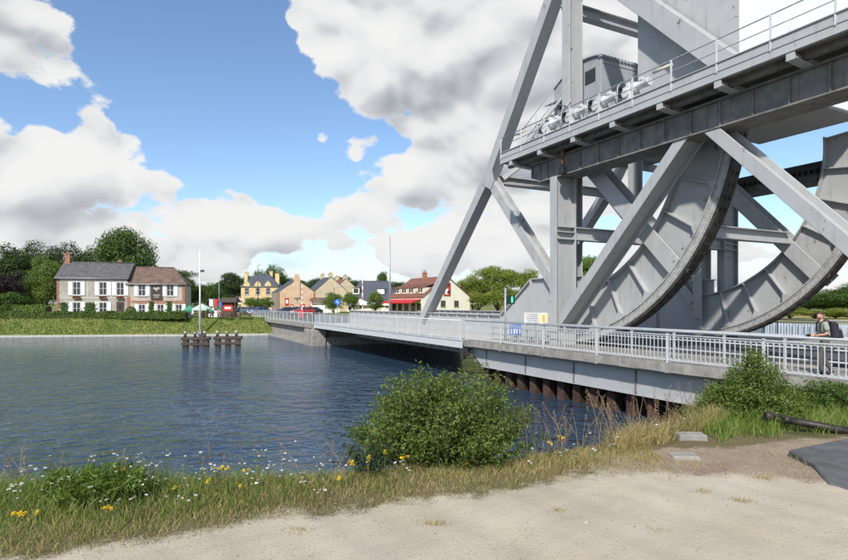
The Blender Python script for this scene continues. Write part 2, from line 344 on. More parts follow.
def ground_mix():
    m = bpy.data.materials.new('bank_ground'); m.use_nodes = True; t = NT(m.node_tree); bs = m.node_tree.nodes['Principled BSDF']
    P = t.new('ShaderNodeNewGeometry').outputs['Position']
    def at(n):
        k = t.new('ShaderNodeAttribute', attribute_name=n); return k.outputs['Fac']
    g1 = t.noise(P, 170, 3, .7); g2 = t.noise(P, 45, 4, .65); mott = t.noise(P, 1.3, 5, .6, .3); pat = t.noise(P, .45, 3, .55)
    sand = t.mix(t.smooth(mott, .3, .7), (.48, .405, .305), (.56, .485, .375))
    sand = t.mix(t.smooth(pat, .52, .66, 0, .5), sand, (.60, .535, .44))
    sand = t.mix(t.smooth(g1, .55, .70, 0, .5), sand, (.20, .165, .125)); sand = t.mix(t.smooth(g1, .44, .30, 0, .45), sand, (.62, .57, .50))
    vo = t.new('ShaderNodeTexVoronoi'); t.put(vo.inputs['Vector'], P); vo.inputs['Scale'].default_value = 34
    peb = t.math('MULTIPLY', t.smooth(vo.outputs['Distance'], .25, .12), t.math('GREATER_THAN', t.noise(P, 7, 4, .6), .53))
    sand = t.mix(t.math('MULTIPLY', peb, .65), sand, (.15, .13, .11))
    crack = t.math('MULTIPLY', t.smooth(t.math('ABSOLUTE', t.math('SUBTRACT', t.noise(P, .55, 4, .6, .8), .5)), .006, .001), t.smooth(t.noise(P, .9, 2, .5), .5, .6))
    sand = t.mix(t.math('MULTIPLY', crack, .0), sand, (.13, .11, .09))
    dirt = t.mix(t.smooth(g2, .35, .65), (.26, .19, .13), (.42, .34, .25)); dirt = t.mix(t.smooth(mott, .5, .7, 0, .7), dirt, (.22, .14, .10))
    dirt = t.mix(t.smooth(g1, .56, .68, 0, .6), dirt, (.12, .09, .06))
    soil = t.mix(t.smooth(g2, .35, .65), (.12, .10, .05), (.21, .17, .09)); soil = t.mix(t.smooth(mott, .5, .65, 0, .8), soil, (.08, .09, .03))
    nz = t.math('MULTIPLY_ADD', t.noise(P, 3.2, 5, .65), .9, -.45); nz2 = t.math('MULTIPLY_ADD', g2, .5, -.25)
    wob = t.math('ADD', nz, nz2)
    fp = t.smooth(t.math('ADD', at('sand'), t.math('MULTIPLY', wob, .9)), .35, .65)
    fd = t.smooth(t.math('ADD', at('dirt'), wob), .32, .62)
    col = t.mix(fp, t.mix(fd, soil, dirt), sand)
    t.put(bs.inputs['Base Color'], col); bs.inputs['Roughness'].default_value = .95; bs.inputs['Specular IOR Level'].default_value = .15
    bp = t.new('ShaderNodeBump'); bp.inputs['Strength'].default_value = .7; bp.inputs['Distance'].default_value = .02
    t.put(bp.inputs['Height'], t.math('ADD', t.math('ADD', t.math('MULTIPLY', g1, .5), g2), t.math('ADD', t.math('MULTIPLY', mott, .7), t.math('MULTIPLY', peb, .3)))); t.l.new(bp.outputs[0], bs.inputs['Normal'])
    return m
M['bank'] = ground_mix()
M['meadow'] = groundmat('far_meadow', (.11, .15, .035), (.19, .20, .06), .5, (.23, .20, .08), .3, 4)
M['dry_meadow'] = groundmat('dry_meadow', (.33, .26, .10), (.22, .22, .07), .3, (.12, .15, .05), .3, 4)
M['soil'] = groundmat('earth_bank', (.12, .10, .05), (.17, .14, .07), 2.)
M['bed'] = groundmat('canal_bed', (.06, .055, .045), (.08, .07, .055), 1.)

bed = MB(); bed.add([(-9000, -3000, WZ - 3), (9000, -3000, WZ - 3), (9000, 11000, WZ - 3), (-9000, 11000, WZ - 3)], [(0, 1, 2, 3)])
tag(bed.build('canal_bed', M['bed']), kind='structure')

# near bank: height field, split into the sandy path, bare earth and grassy bank
CREST = [(-60, 1.0), (-12, 4.3), (-3.8, 5.0), (-2, 5.15), (.2, 5.8), (2, 6.5), (3.3, 7.3), (4.3, 8.3), (6.95, 13.), (8.0, 15.)]
PATHE = [(-60, -3), (-6, 3.1), (-2.6, 3.75), (-1.9, 4.05), (-1.25, 4.52), (-.4, 4.72), (.6, 5.02), (1.35, 5.45), (2.1, 5.7), (3.2, 5.55), (4.3, 5.1), (6, 5.0), (60, 5.0)]
def interp(tab, x): return np.interp(x, [p[0] for p in tab], [p[1] for p in tab])
def vnoise(x, y, s, seed=0):
    return (np.sin(x * s * 1.7 + seed) * np.cos(y * s * 1.3 + seed * 2.1) + .6 * np.sin(x * s * 3.1 + y * s * 2.3 + seed * .7) + .35 * np.sin(y * s * 6.1 - x * s * 5.2 + seed)) / 1.95
ABX = [(13., 5.0), (15., 6.5), (20, 9.6), (26, 12.6), (45, 26), (70, 31), (75, 35)]
def near_h(X, Y):
    X = np.asarray(X, float); Y = np.asarray(Y, float)
    # distance beyond the bank edge (towards the canal): use the min over the two edge descriptions
    d1 = Y - interp(CREST, np.clip(X, -60, 8.))                          # beyond the crest, left part
    yy = [p[1] for p in CREST[6:]]; xx = [p[0] for p in CREST[6:]]
    ex = np.interp(Y, yy + [20, 26, 34, 60, 90], xx + [10.8, 13.9, 18.2, 26, 28]) # edge as X(Y) for the right part
    d2 = (ex - X) * .88
    d = np.where(Y < 7.3, np.where(X < 3.3, d1, -1), np.where(X < ex, np.where(X < 3.3, np.maximum(d1, d2 * .5 + .1), d2), -d2 * -1))
    d = np.where((Y >= 7.3) & (X >= ex), -1, d)
    t = np.clip(d, 0, None)
    drop = -np.where(Y >= 7.3, np.where(X < 3.3, .62, .62 + 1.6 * np.clip((Y - 7.3) / 2, 0, 1)), .62) * t - .10 * np.minimum(t, .4)
    base = -.78 * np.clip((Y - 8) / 5.5, 0, 1) ** 1.2 * np.clip((X - 2) / 2, 0, 1)
    base = base - .0 * X
    z = base + drop + .025 * vnoise(X, Y, 1.1) + .012 * vnoise(X, Y, 4.2, 3)
    return np.maximum(z, WZ - 2.5)
xs = np.concatenate([np.arange(-60, -8, 1.), np.arange(-8, 8, .06), np.arange(8, 60, 1.)])
ts = np.concatenate([np.arange(-12, 2.0, .6), np.arange(2.0, 9, .06), np.arange(9, 20, .4), np.arange(20, 36, 1.0)])
XX, TT = np.meshgrid(xs, ts)
jrow = int(np.argmin(abs(ts - 5.0)))
wobx = .10 * vnoise(XX, 0 * XX, 2.3, 5) + .045 * vnoise(XX, 0 * XX + 1, 9, 2)
shift = np.clip(interp(PATHE, XX) + wobx - ts[jrow], -2.0, 1.5)
YY = TT + shift * np.interp(TT, [1.5, ts[jrow], 9], [0, 1, 0])
ZZ = near_h(XX, YY)
V = np.stack([XX, YY, ZZ], -1).reshape(-1, 3); nx, ny = len(xs), len(ts)
ii = np.arange(nx - 1)[None, :] + np.arange(ny - 1)[:, None] * nx
Fq = np.stack([ii, ii + 1, ii + nx + 1, ii + nx], -1).reshape(-1, 4)
pathness = np.clip(.5 - (YY - interp(PATHE, XX) - wobx) / .9, 0, 1).reshape(-1)
dirtness = (np.clip((XX - 1.5) / .8, 0, 1) * np.clip((6.75 + .28 * np.clip(XX - 3, 0, 4) - YY) / .5, 0, 1) * np.clip((9 - XX) / 2, 0, 1)).reshape(-1)
rowid = np.repeat(np.arange(ny - 1), nx - 1)
for nm, sel in (('path', rowid < jrow), ('near_bank', rowid >= jrow)):
    f = Fq[sel]; u, inv = np.unique(f, return_inverse=True)
    me = mesh_np(nm, V[u], inv.reshape(-1, 4)); me.polygons.foreach_set('use_smooth', np.ones(len(f), bool))
    for an, arr in (('sand', pathness), ('dirt', dirtness)):
        at_ = me.attributes.new(an, 'FLOAT', 'POINT'); at_.data.foreach_set('value', arr[u].astype(np.float32))
    tag(link(nm, me, M['bank']), kind='structure')

# far bank: sheet reaching the horizon with a sloped grass edge and a stone kerb at the water
ABUT = B(57.5, 16.3, -2.05)
edge = [(-900, 62), (-200, 60), (-95, 64), (-57, 73.6), (-33, 76.6), (-22.5, 78.5), (-17, 79.5), (-12.3, 70), (-2, 76), (30, 93), (300, 230), (900, 500)]
def bank_strip(pts, off, z): return [Vector((x + off * .12 * 0, y + off, z)) for x, y in pts]
e0 = bank_strip(edge, 0, WZ - .6); e1 = bank_strip(edge, .02, WZ + .22); e2 = bank_strip(edge, .55, WZ + .24); e3 = bank_strip(edge, 3.6, DK - .02); n = len(edge)
kb = MB(); kb.add(e0 + e1 + e2, [(i, i + 1, n + i + 1, n + i) for i in range(n - 1)] + [(n + i, n + i + 1, 2 * n + i + 1, 2 * n + i) for i in range(n - 1)])
tag(kb.build('canal_kerb', M['kerb_concrete']), kind='structure')
gb = MB(); gb.add(e2 + e3, [(i, i + 1, n + i + 1, n + i) for i in range(n - 1)])
gb.build('far_bank', M['meadow']); tag(bpy.data.objects['far_bank'], kind='structure')
far_pts = e3 + [Vector((9000, 6000, DK - .02)), Vector((9000, 11000, DK - .02)), Vector((-9000, 11000, DK - .02)), Vector((-9000, 60, DK - .02))]
fg = MB(); fg.add(far_pts, [tuple(range(len(far_pts)))]); tag(fg.build('far_ground', M['meadow']), kind='structure')
# land to the north-east beyond the bridge
nl = [B(930, 1500, -2.2), B(41, 66, -2.2), B(0, 66, -2.2), B(-60, 66, -2.2), B(-900, 66, -2.2), B(-900, 1500, -2.2)]
ne = MB(); ne.add(nl, [tuple(range(len(nl)))[::-1]]); tag(ne.build('north_bank', M['dry_meadow']), kind='structure')
M['quay'] = mat('pale_blue_quay_paint', (.50, .55, .60), .6, .1, 1.)
nk = MB(); nk.add([p for p in nl[:5]] + [p + Vector((0, 0, -4)) for p in nl[:5]], [(i, i + 1, 5 + i + 1, 5 + i) for i in range(4)])
for i in range(160): bbox(nk, 40.5 - i * .62, 40.8 - i * .62, 65.72, 65.99, -6, -2.25)
tag(nk.build('quay_wall', M['quay']), kind='structure')
# road across the far side
rd = MB(); bbox(rd, 57.6, 420, 20.6, 30.6, -2.06, -2.035); tag(rd.build('road', M['asphalt']), kind='structure')

# ------------------------------------------------------------------ the bridge
def plate_member(mb, p, q, b0, b1, d, tf=.05, tw=.06):
    """H section lying in the bridge elevation: flanges face across the bridge, d = depth in elevation; p, q = (a, h)"""
    p = Vector((p[0], p[1])); q = Vector((q[0], q[1])); t = (q - p).normalized(); nrm = Vector((-t.y, t.x)) * d / 2
    for lo, hi in ((b0, b0 + tf), (b1 - tf, b1)):
        bprism(mb, [tuple(p - nrm), tuple(q - nrm), tuple(q + nrm), tuple(p + nrm)], lo, hi)
    nn = nrm.normalized() * tw / 2
    bprism(mb, [tuple(p - nn), tuple(q - nn), tuple(q + nn), tuple(p + nn)], b0 + tf, b1 - tf)
def clipped_member(mb, p, q, b0, b1, d, hc, tf=.06, tw=.08):
    """H section whose upper end is cut level at height hc"""
    p = Vector((p[0], p[1])); q = Vector((q[0], q[1])); t = (q - p).normalized(); nv = Vector((-t.y, t.x))
    def quad(hw):
        a = p - nv * hw; b = p + nv * hw; return [tuple(a), tuple(a + t * ((hc - a.y) / t.y)), tuple(b + t * ((hc - b.y) / t.y)), tuple(b)]
    for lo, hi in ((b0, b0 + tf), (b1 - tf, b1)): bprism(mb, quad(d / 2), lo, hi)
    bprism(mb, quad(tw / 2), b0 + tf, b1 - tf)
def box_member(mb, p, q, b0, b1, d):
    p = Vector((p[0], p[1])); q = Vector((q[0], q[1])); t = (q - p).normalized(); nrm = Vector((-t.y, t.x)) * d / 2
    bprism(mb, [tuple(p - nrm), tuple(q - nrm), tuple(q + nrm), tuple(p + nrm)], b0, b1)
def ring(mb, c, r0, r1, a0, a1, b0, b1, n):
    """arc solid in the elevation: angle 0 = straight down, growing towards the camera side (-a)"""
    V = []; 
    for i in range(n + 1):
        t = a0 + (a1 - a0) * i / n
        for r in (r0, r1):
            for b in (b0, b1): V.append(B(c[0] - r * math.sin(t), b, c[1] - r * math.cos(t)))
    f = [(0, 1, 3, 2), (4 * n, 4 * n + 2, 4 * n + 3, 4 * n + 1)]
    for i in range(n):
        k = 4 * i
        f += [(k, k + 4, k + 5, k + 1), (k + 2, k + 3, k + 7, k + 6), (k, k + 2, k + 6, k + 4), (k + 1, k + 5, k + 7, k + 3)]
    mb.add(V, f)
CC = (23.3, 7.85); RR = 10.0
NEAR_T, FAR_T = (20.0, 20.9), (30.3, 31.2)           # across positions of the two rolling trusses
JA, TA = (30.7, 8.3), (23.0, 19.0)

leaf = thing('rolling_lift_span', 'grey steel rolling lift bridge span with two curved rocker segments and white counterweight', 'lift bridge', B(40, 25, -4.2), world_coords=True)
def leafpart(name, fn, m='steel', bevel=.02, parent=None):
    mb = MB(); fn(mb); return mb.build(name, M[m], parent or leaf, bevel)
for b0, b1 in (NEAR_T, FAR_T):
    bm = (b0 + b1) / 2; near = b0 < 25
    # curved segment: web plates with stiffeners, flange ring, tread
    seg = leafpart('curved_segment', lambda mb: ring(mb, CC, 7.35, 9.62, R(-4), R(94), bm - .03, bm + .03, 40))
    leafpart('inner_flange', lambda mb: ring(mb, CC, 7.29, 7.35, R(-4), R(94), bm - .28, bm + .28, 40), parent=seg, bevel=0)
    leafpart('flange_ring', lambda mb: (ring(mb, CC, 9.52, 9.86, R(-4), R(94), b0 - .03, b0 + .06, 60), ring(mb, CC, 9.46, 9.52, R(-4), R(94), b0 - .09, b0 + .40, 60)), 'tread_side', 0, seg)
    leafpart('tread', lambda mb: ring(mb, CC, 9.865, RR, R(-4), R(94), b0 - .03, b0 + .52, 60), 'tread', 0, seg)
    lug = MB()
    for i in range(34):
        t = R(0 + i * 2.72)
        for bb in (b0 + .08, b0 + .33):
            c = CC[0] - RR * math.sin(t), CC[1] - RR * math.cos(t); tn = (-math.cos(t), math.sin(t)); nr = (-math.sin(t), -math.cos(t))
            P = [(c[0] + tn[0] * s1 + nr[0] * s2, c[1] + tn[1] * s1 + nr[1] * s2) for s1, s2 in ((-.07, -.03), (.07, -.03), (.07, .035), (-.07, .035))]
            bprism(lug, P, bb, bb + .1)
    tag(lug.build('tread_lugs', M['grime'], seg), kind='stuff')
    rv = MB()
    for i in range(150):
        t = R(-3 + i * .645)
        for rr in (9.59, 9.79):
            p = B(CC[0] - rr * math.sin(t), b0 - .03, CC[1] - rr * math.cos(t))
            rv.tube([p, p - VB * .028], [.034, .022], 6)
    tag(rv.build('rivets', M['tread_side'], seg), kind='stuff')
    for i in range(9):
        t = R(2 + i * 11.4)
        def st(mb, t=t):
            d = (-math.sin(t), -math.cos(t)); nn = (d[1], -d[0])
            P = [(CC[0] + d[0] * r + nn[0] * w, CC[1] + d[1] * r + nn[1] * w) for r, w in ((7.36, -.03), (9.4, -.03), (9.4, .03), (7.36, .03))]
            bprism(mb, P, bm - .27, bm - .032); bprism(mb, P, bm + .032, bm + .27)
            P = [(CC[0] + d[0] * r + nn[0] * w, CC[1] + d[1] * r + nn[1] * w) for r, w in ((9.05, -.05), (9.39, -.32), (9.39, .32), (9.05, .05))]
            bprism(mb, P, bm - .30, bm - .275)
        leafpart('stiffener', st, 'steel_rust', 0, seg)
    # trusses
    def chord(mb):
        P0, P1, P2 = Vector((40.3, -1.2)), Vector(JA), Vector(TA); t0 = (P1 - P0).normalized(); t1 = (P2 - P1).normalized(); n0_ = Vector((-t0.y, t0.x)); n1_ = Vector((-t1.y, t1.x)); m_ = (n0_ + n1_).normalized()
        w0, w1 = .31, .37; k0 = .34 / m_.dot(n0_)
        bprism(mb, [tuple(P0 - n0_ * w0), tuple(P1 - m_ * k0), tuple(P1 + m_ * k0), tuple(P0 + n0_ * w0)], b0 + .08, b1 - .08)
        bprism(mb, [tuple(P1 - m_ * k0), tuple(P2 - n1_ * w1), tuple(P2 + n1_ * w1), tuple(P1 + m_ * k0)], b0 + .078, b1 - .078)
    leafpart('chord', chord, 'steel', 0)
    leafpart('gusset_plate', lambda mb: bprism(mb, [(31.25, 7.9), (30.65, 8.85), (30.15, 8.9), (29.8, 7.85), (30.2, 7.35)], b0 + .05, b0 + .074), bevel=0)
    leafpart('diagonal_strut', lambda mb: plate_member(mb, (JA[0] - .1, JA[1] - .2), (23.4, .15), b0 + .1, b1 - .1, .62), 'steel_rust')
    leafpart('post', lambda mb: plate_member(mb, (TA[0], -.9), (TA[0], 19.2), b0, b1, .62, .06))
    leafpart('diagonal_chord', lambda mb: box_member(mb, (TA[0] - .1, TA[1] - .5), (13.1, 8.3), b0 + .1, b1 - .1, .85))
    leafpart('radial_strut', lambda mb: plate_member(mb, (22.9, 8.5), (15.9, 1.15), b0 + .04, b1 - .04, .78), 'steel_rust')
    leafpart('end_strut', lambda mb: plate_member(mb, (13.7, 7.4), (14.2, 9.0), b0 + .1, b1 - .1, .8))
    # plate girder along the lifting span with its raised heel
    leafpart('main_girder', lambda mb: bprism(mb, [(22.2, -3.0), (22.2, 1.42), (26.3, 1.42), (29.4, -.72), (58.3, -.72), (58.3, -3.0), (56, -3.35), (30, -3.35)], bm - .04, bm + .04), 'steel_pale', 0)
    leafpart('girder_flange', lambda mb: (bprism(mb, [(22.2, 1.42), (26.3, 1.42), (29.4, -.72), (58.3, -.72), (58.3, -.66), (29.4, -.66), (26.34, 1.48), (22.2, 1.48)], bm - .22, bm + .22), bbox(mb, 30, 56, bm - .25, bm + .25, -3.42, -3.35)), 'steel_pale', 0)
    for k in range(22):
        a = 29.4 + k * 1.36
        leafpart('girder_stiffener', lambda mb: (bbox(mb, a, a + .03, bm - .20, bm - .04, -3.34, -.73), bbox(mb, a, a + .03, bm + .04, bm + .2, -3.34, -.73)), 'steel_pale', 0)
    leafpart('heel_stiffener', lambda mb: bbox(mb, 26.25, 26.4, bm - .22, bm - .04, -1.9, 1.40), 'steel_pale', 0)
# cross members
def xmember(name, a, h, d=.55, w=.45, b0=20.9, b1=30.3, m='steel'):
    return leafpart(name, lambda mb: (bbox(mb, a - w / 2, a + w / 2, b0, b1, h - d / 2, h - d / 2 + .05), bbox(mb, a - w / 2, a + w / 2, b0, b1, h + d / 2 - .05, h + d / 2), bbox(mb, a - .03, a + .03, b0, b1, h - d / 2 + .05, h + d / 2 - .05)), m, 0)
xmember('cross_strut', 30.6, 8.1); xmember('cross_strut', 23.0, 15.6, .6, .5); xmember('cross_strut', 17.7, 3.45, .6, .5); xmember('cross_strut', 23.0, 18.6)
leafpart('wind_brace', lambda mb: mb.bar(B(30, 20.9, 8.1), B(24.0, 30.3, 16.6), .3, .3), bevel=0)
leafpart('wind_brace', lambda mb: mb.bar(B(30, 30.3, 8.1), B(24.2, 20.9, 16.6), .3, .3), bevel=0)
# counterweight
cwt = leafpart('counterweight', lambda mb: bbox(mb, 14.0, 19.1, 21.0, 30.2, 8.75, 19.), 'ballast', .04)
leafpart('side_panel', lambda mb: bbox(mb, 14.06, 19.04, 20.93, 20.996, 8.85, 18.9), 'steel', .0, cwt)
leafpart('bottom_panel', lambda mb: bbox(mb, 14.1, 19.0, 21.1, 30.1, 8.70, 8.746), 'steel', .0, cwt)
leafpart('diagonal_rib', lambda mb: mb.bar(B(13.96, 23.4, 10.2), B(13.96, 26.6, 17), .05, .10), 'ballast', .0, cwt)
# lifting deck with cantilevered footways
leafpart('road_deck', lambda mb: bbox(mb, 23.5, 57.9, 20.95, 30.25, -2.45, -2.03), 'asphalt', 0)
for b0, b1, sgn in ((16.4, 20.3, 1), (30.9, 34.7, -1)):
    leafpart('footway_deck', lambda mb: bbox(mb, 27.6, 58.2, b0 + .03, b1, -2.22, -2.06), 'kerb_concrete', 0)
    e = b0 if sgn > 0 else b1
    leafpart('fascia', lambda mb: bbox(mb, 27.55, 58.25, e - .05 if sgn > 0 else e, e + .0 if sgn > 0 else e + .05, -2.52, -2.10), 'rail_white', 0)
    leafpart('fascia_lip', lambda mb: bbox(mb, 27.55, 58.25, e - .09 if sgn > 0 else e, e + .04 if sgn > 0 else e + .09, -2.10, -2.05), 'rail_white', 0)
    for k in range(18):
        a = 28.2 + k * 1.72
        leafpart('cantilever_bracket', lambda mb: bprism_b(mb, a, e, (20.4 if sgn > 0 else 30.8)), 'steel_pale', 0) if False else None
        def br(mb, a=a):
            i = 20.4 if sgn > 0 else 30.8
            mb.prism([B(a, e, -2.5), B(a, e, -2.23), B(a, i, -2.23), B(a, i, -3.2)], UA * .05)
        leafpart('cantilever_bracket', br, 'steel_pale', 0)
for k in range(9):
    a = 28 + k * 3.5
    leafpart('floor_beam', lambda mb: bbox(mb, a, a + .25, 20.5, 30.7, -3.1, -2.46), 'steel', 0)

# ---------------- railings (white, bars joined by little arches at the foot)
def baluster_mesh():
    mb = MB(); s = .17
    mb.box(-.011, .011, -.009, .009, .10, .96)
    n = 5
    for sg in (-1, 1):
        for z0, z1, y in ((.10, .19, 1), ):
            pts = [(sg * (s / 2) * (1 - math.cos(math.pi / 2 * i / n)) * 1.0, .19 - .085 * math.sin(math.pi / 2 * i / n)) for i in range(n + 1)]
            pts = [(sg * (.085 * math.sin(math.pi / 2 * i / n)), .105 + .075 * (1 - math.sin(math.pi / 2 * i / n)) ** 1.6) for i in range(n + 1)]
            for i in range(n):
                (x0, za), (x1, zb) = pts[i], pts[i + 1]
                mb.hexa([(x0, -.009, za - .014), (x1, -.009, zb - .014), (x1, .009, zb - .014), (x0, .009, za - .014), (x0, -.009, za + .012), (x1, -.009, zb + .012), (x1, .009, zb + .012), (x0, .009, za + .012)])
            pts = [(sg * (.085 * math.sin(math.pi / 2 * i / n)), .915 - .06 * (1 - math.sin(math.pi / 2 * i / n)) ** 1.6) for i in range(n + 1)]
            for i in range(n):
                (x0, za), (x1, zb) = pts[i], pts[i + 1]
                mb.hexa([(x0, -.008, za - .01), (x1, -.008, zb - .01), (x1, .008, zb - .01), (x0, .008, za - .01), (x0, -.008, za + .01), (x1, -.008, zb + .01), (x1, .008, zb + .01), (x0, .008, za + .01)])
    me = bpy.data.meshes.new('baluster'); me.from_pydata([tuple(p) for p in mb.v], [], mb.f); me.update(); me.materials.append(M['rail_white']); return me
BAL = baluster_mesh()
def post_mesh(h0=-.36):
    mb = MB(); mb.box(-.035, .035, -.03, .03, h0, 1.02); mb.box(-.045, .045, -.06, -.03, h0, -.02)
    me = bpy.data.meshes.new('railing_post'); me.from_pydata([tuple(p) for p in mb.v], [], mb.f); me.update(); me.materials.append(M['rail_white']); return me
POST = post_mesh()
def railing(root, a0, a1, b, base, step=.17, post=2.6, balus=True, double=True, hgt=1.1):
    mb = MB(); mb.tube([B(a0, b, base + hgt), B(a1, b, base + hgt)], .038, 8)
    bbox(mb, a0, a1, b - .03, b + .03, base + .955, base + .985); bbox(mb, a0, a1, b - .018, b + .018, base + .075, base + .105)
    r = mb.build('railing', M['rail_white'], root)
    o = ORG[root]
    n = int((a1 - a0) / step)
    if balus:
        for i in range(n):
            k = link('baluster', BAL, None, r); k.location = B(a0 + step * (i + .5), b, base) - o; k.rotation_euler = (0, 0, ANG)
    m = int((a1 - a0) / post)
    for i in range(m + 1):
        k = link('railing_post', POST, None, r); k.location = B(a0 + .1 + (a1 - a0 - .2) * i / m, b, base) - o; k.rotation_euler = (0, 0, ANG + math.pi)
    return r
railing(leaf, 27.7, 58.2, 16.42, -2.05, post=1.72)
railing(leaf, 27.7, 58.2, 34.6, -2.05, step=.42, post=1.72)

# ---------------- fixed approach deck on sheet piles
app = thing('approach_deck', 'fixed concrete and grey steel approach deck standing on rusty sheet piles', 'bridge deck', B(12, 25, -2.5), world_coords=True)
def part(root, name, fn, m, bevel=.0, parent=None):
    mb = MB(); fn(mb); return mb.build(name, M[m], parent or root, bevel)
def rough_slab(mb):
    # concrete edge slab with a slightly uneven, spalled lower arris
    aa = np.arange(-14, 27.41, .3); V = []
    for i, a in enumerate(aa):
        j = .05 * abs(vnoise(a, 0, 1.9, 1)) + random.uniform(0, .025)
        for b, h in ((16.36, -2.04), (16.36, -2.36 - j * .6), (16.52 + j * 2, -2.50 + j * .3), (20.05, -2.50), (20.05, -2.04)): V.append(B(a, b, h))
    n = len(aa); f = [(0, 1, 2, 3, 4), tuple(5 * (n - 1) + k for k in (4, 3, 2, 1, 0))]
    f += [(5 * i + k, 5 * i + 5 + k, 5 * i + 5 + (k + 1) % 5, 5 * i + (k + 1) % 5) for i in range(n - 1) for k in range(5)]
    mb.add(V, f)
part(app, 'footway_slab', rough_slab, 'concrete')
part(app, 'road_slab', lambda mb: bbox(mb, -14, 23.2, 21.1, 30.1, -2.5, -2.03), 'asphalt')
part(app, 'footway_slab', lambda mb: bbox(mb, -14, 27.4, 31.2, 34.75, -2.5, -2.04), 'concrete')
part(app, 'kerb', lambda mb: bbox(mb, -14, 23.2, 20.0, 20.0 + .001, -2.5, -2.4), 'concrete') if False else None
for bb in (20.45, 30.75):
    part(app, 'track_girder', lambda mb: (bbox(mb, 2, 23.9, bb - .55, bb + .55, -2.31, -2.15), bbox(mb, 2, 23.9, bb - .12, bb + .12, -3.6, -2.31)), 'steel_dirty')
    tk = MB()
    for i in range(60): bbox(tk, 6 + i * .28, 6.12 + i * .28, bb - .5, bb - .38, -2.15, -2.12)
    tag(tk.build('track_teeth', M['grime'], app), kind='stuff')
JT = [27.4, 25.9, 22.4, 18.95, 15.5, 12.05, 8.6, 5.15]
for i in range(len(JT) - 1):
    a1, a0 = JT[i], JT[i + 1]
    low = -3.45
    part(app, 'edge_beam', (lambda mb: bprism(mb, [(a0 + .03, -2.51), (a0 + .03, low), (a1 - .03, low), (a1 - .03, -2.51)], 16.95, 17.0)) if i else (lambda mb: bprism(mb, [(a0 + .03, -2.51), (a0 + .03, low), (a1 - .9, low + .1), (a1 - .03, -2.85), (a1 - .03, -2.51)], 16.95, 17.0)), 'steel_pale')
    part(app, 'beam_stiffener', lambda mb: bbox(mb, a0 - .028, a0 + .028, 16.90, 17.05, low + .05, -2.51), 'steel_dirty')
part(app, 'beam_flange', lambda mb: bbox(mb, 5.2, 26.4, 16.9, 17.3, -3.49, -3.455), 'steel_pale')
part(app, 'bearing', lambda mb: (bbox(mb, 27.2, 27.7, 16.3, 16.7, -2.95, -2.53), bbox(mb, 27.35, 27.6, 16.25, 16.5, -3.15, -2.9)), 'grime', .02)
part(app, 'cross_beam', lambda mb: bbox(mb, 27.0, 27.35, 17.0, 30, -3.3, -2.52), 'steel_dirty')
# piles: trapezoid sheet-pile columns
pm = MB(); pm.prism([(-.30, .30, 0), (-.17, 0, 0), (.17, 0, 0), (.30, .30, 0), (.26, .30, 0), (.14, .045, 0), (-.14, .045, 0), (-.26, .30, 0)], (0, 0, 3.0))
pme = bpy.data.meshes.new('pile'); pme.from_pydata([tuple(p) for p in pm.v], [], pm.f); pme.update(); pme.materials.append(M['pile'])
for i in range(20):
    k = link('pile', pme, None, app); k.location = B(26.2 - i * 1.03, 17.5, -6.5) - ORG[app]; k.rotation_euler = (0, 0, math.atan2(_s, _c) + math.pi * 0)
    k.scale = (1.1, 1, random.uniform(.98, 1.0))
part(app, 'pile_wall', lambda mb: [bbox(mb, 5.5 + i * .8, 6.3 + i * .8, 17.95 + .15 * (i % 2), 18.25 + .15 * (i % 2), -6.5, -2.7) for i in range(26)], 'pile')
part(app, 'waling_beam', lambda mb: bbox(mb, 5.5, 26.4, 17.82, 17.94, -4.05, -3.8), 'pile')
for i in range(3): part(app, 'pier_wall', lambda mb: bbox(mb, 24.5 - i * 6, 25.3 - i * 6, 18.6, 33, -6.5, -2.9), 'concrete')
railing(app, -13.6, 27.3, 16.42, -2.04, post=3.15)
railing(app, -2, 27.3, 34.6, -2.04, post=3.15)
# inner barrier between footway and machinery
def inner_barrier(mb):
    for h in (-.98, -1.35, -1.7): mb.tube([B(-13, 18.05, h), B(27.2, 18.05, h)], .032, 6)
part(app, 'inner_rail', inner_barrier, 'rail_white')
for i in range(20): part(app, 'barrier_post', lambda mb: bbox(mb, -12 + i * 2.05, -11.93 + i * 2.05, 18.02, 18.09, -2.04, -.95), 'steel_pale')
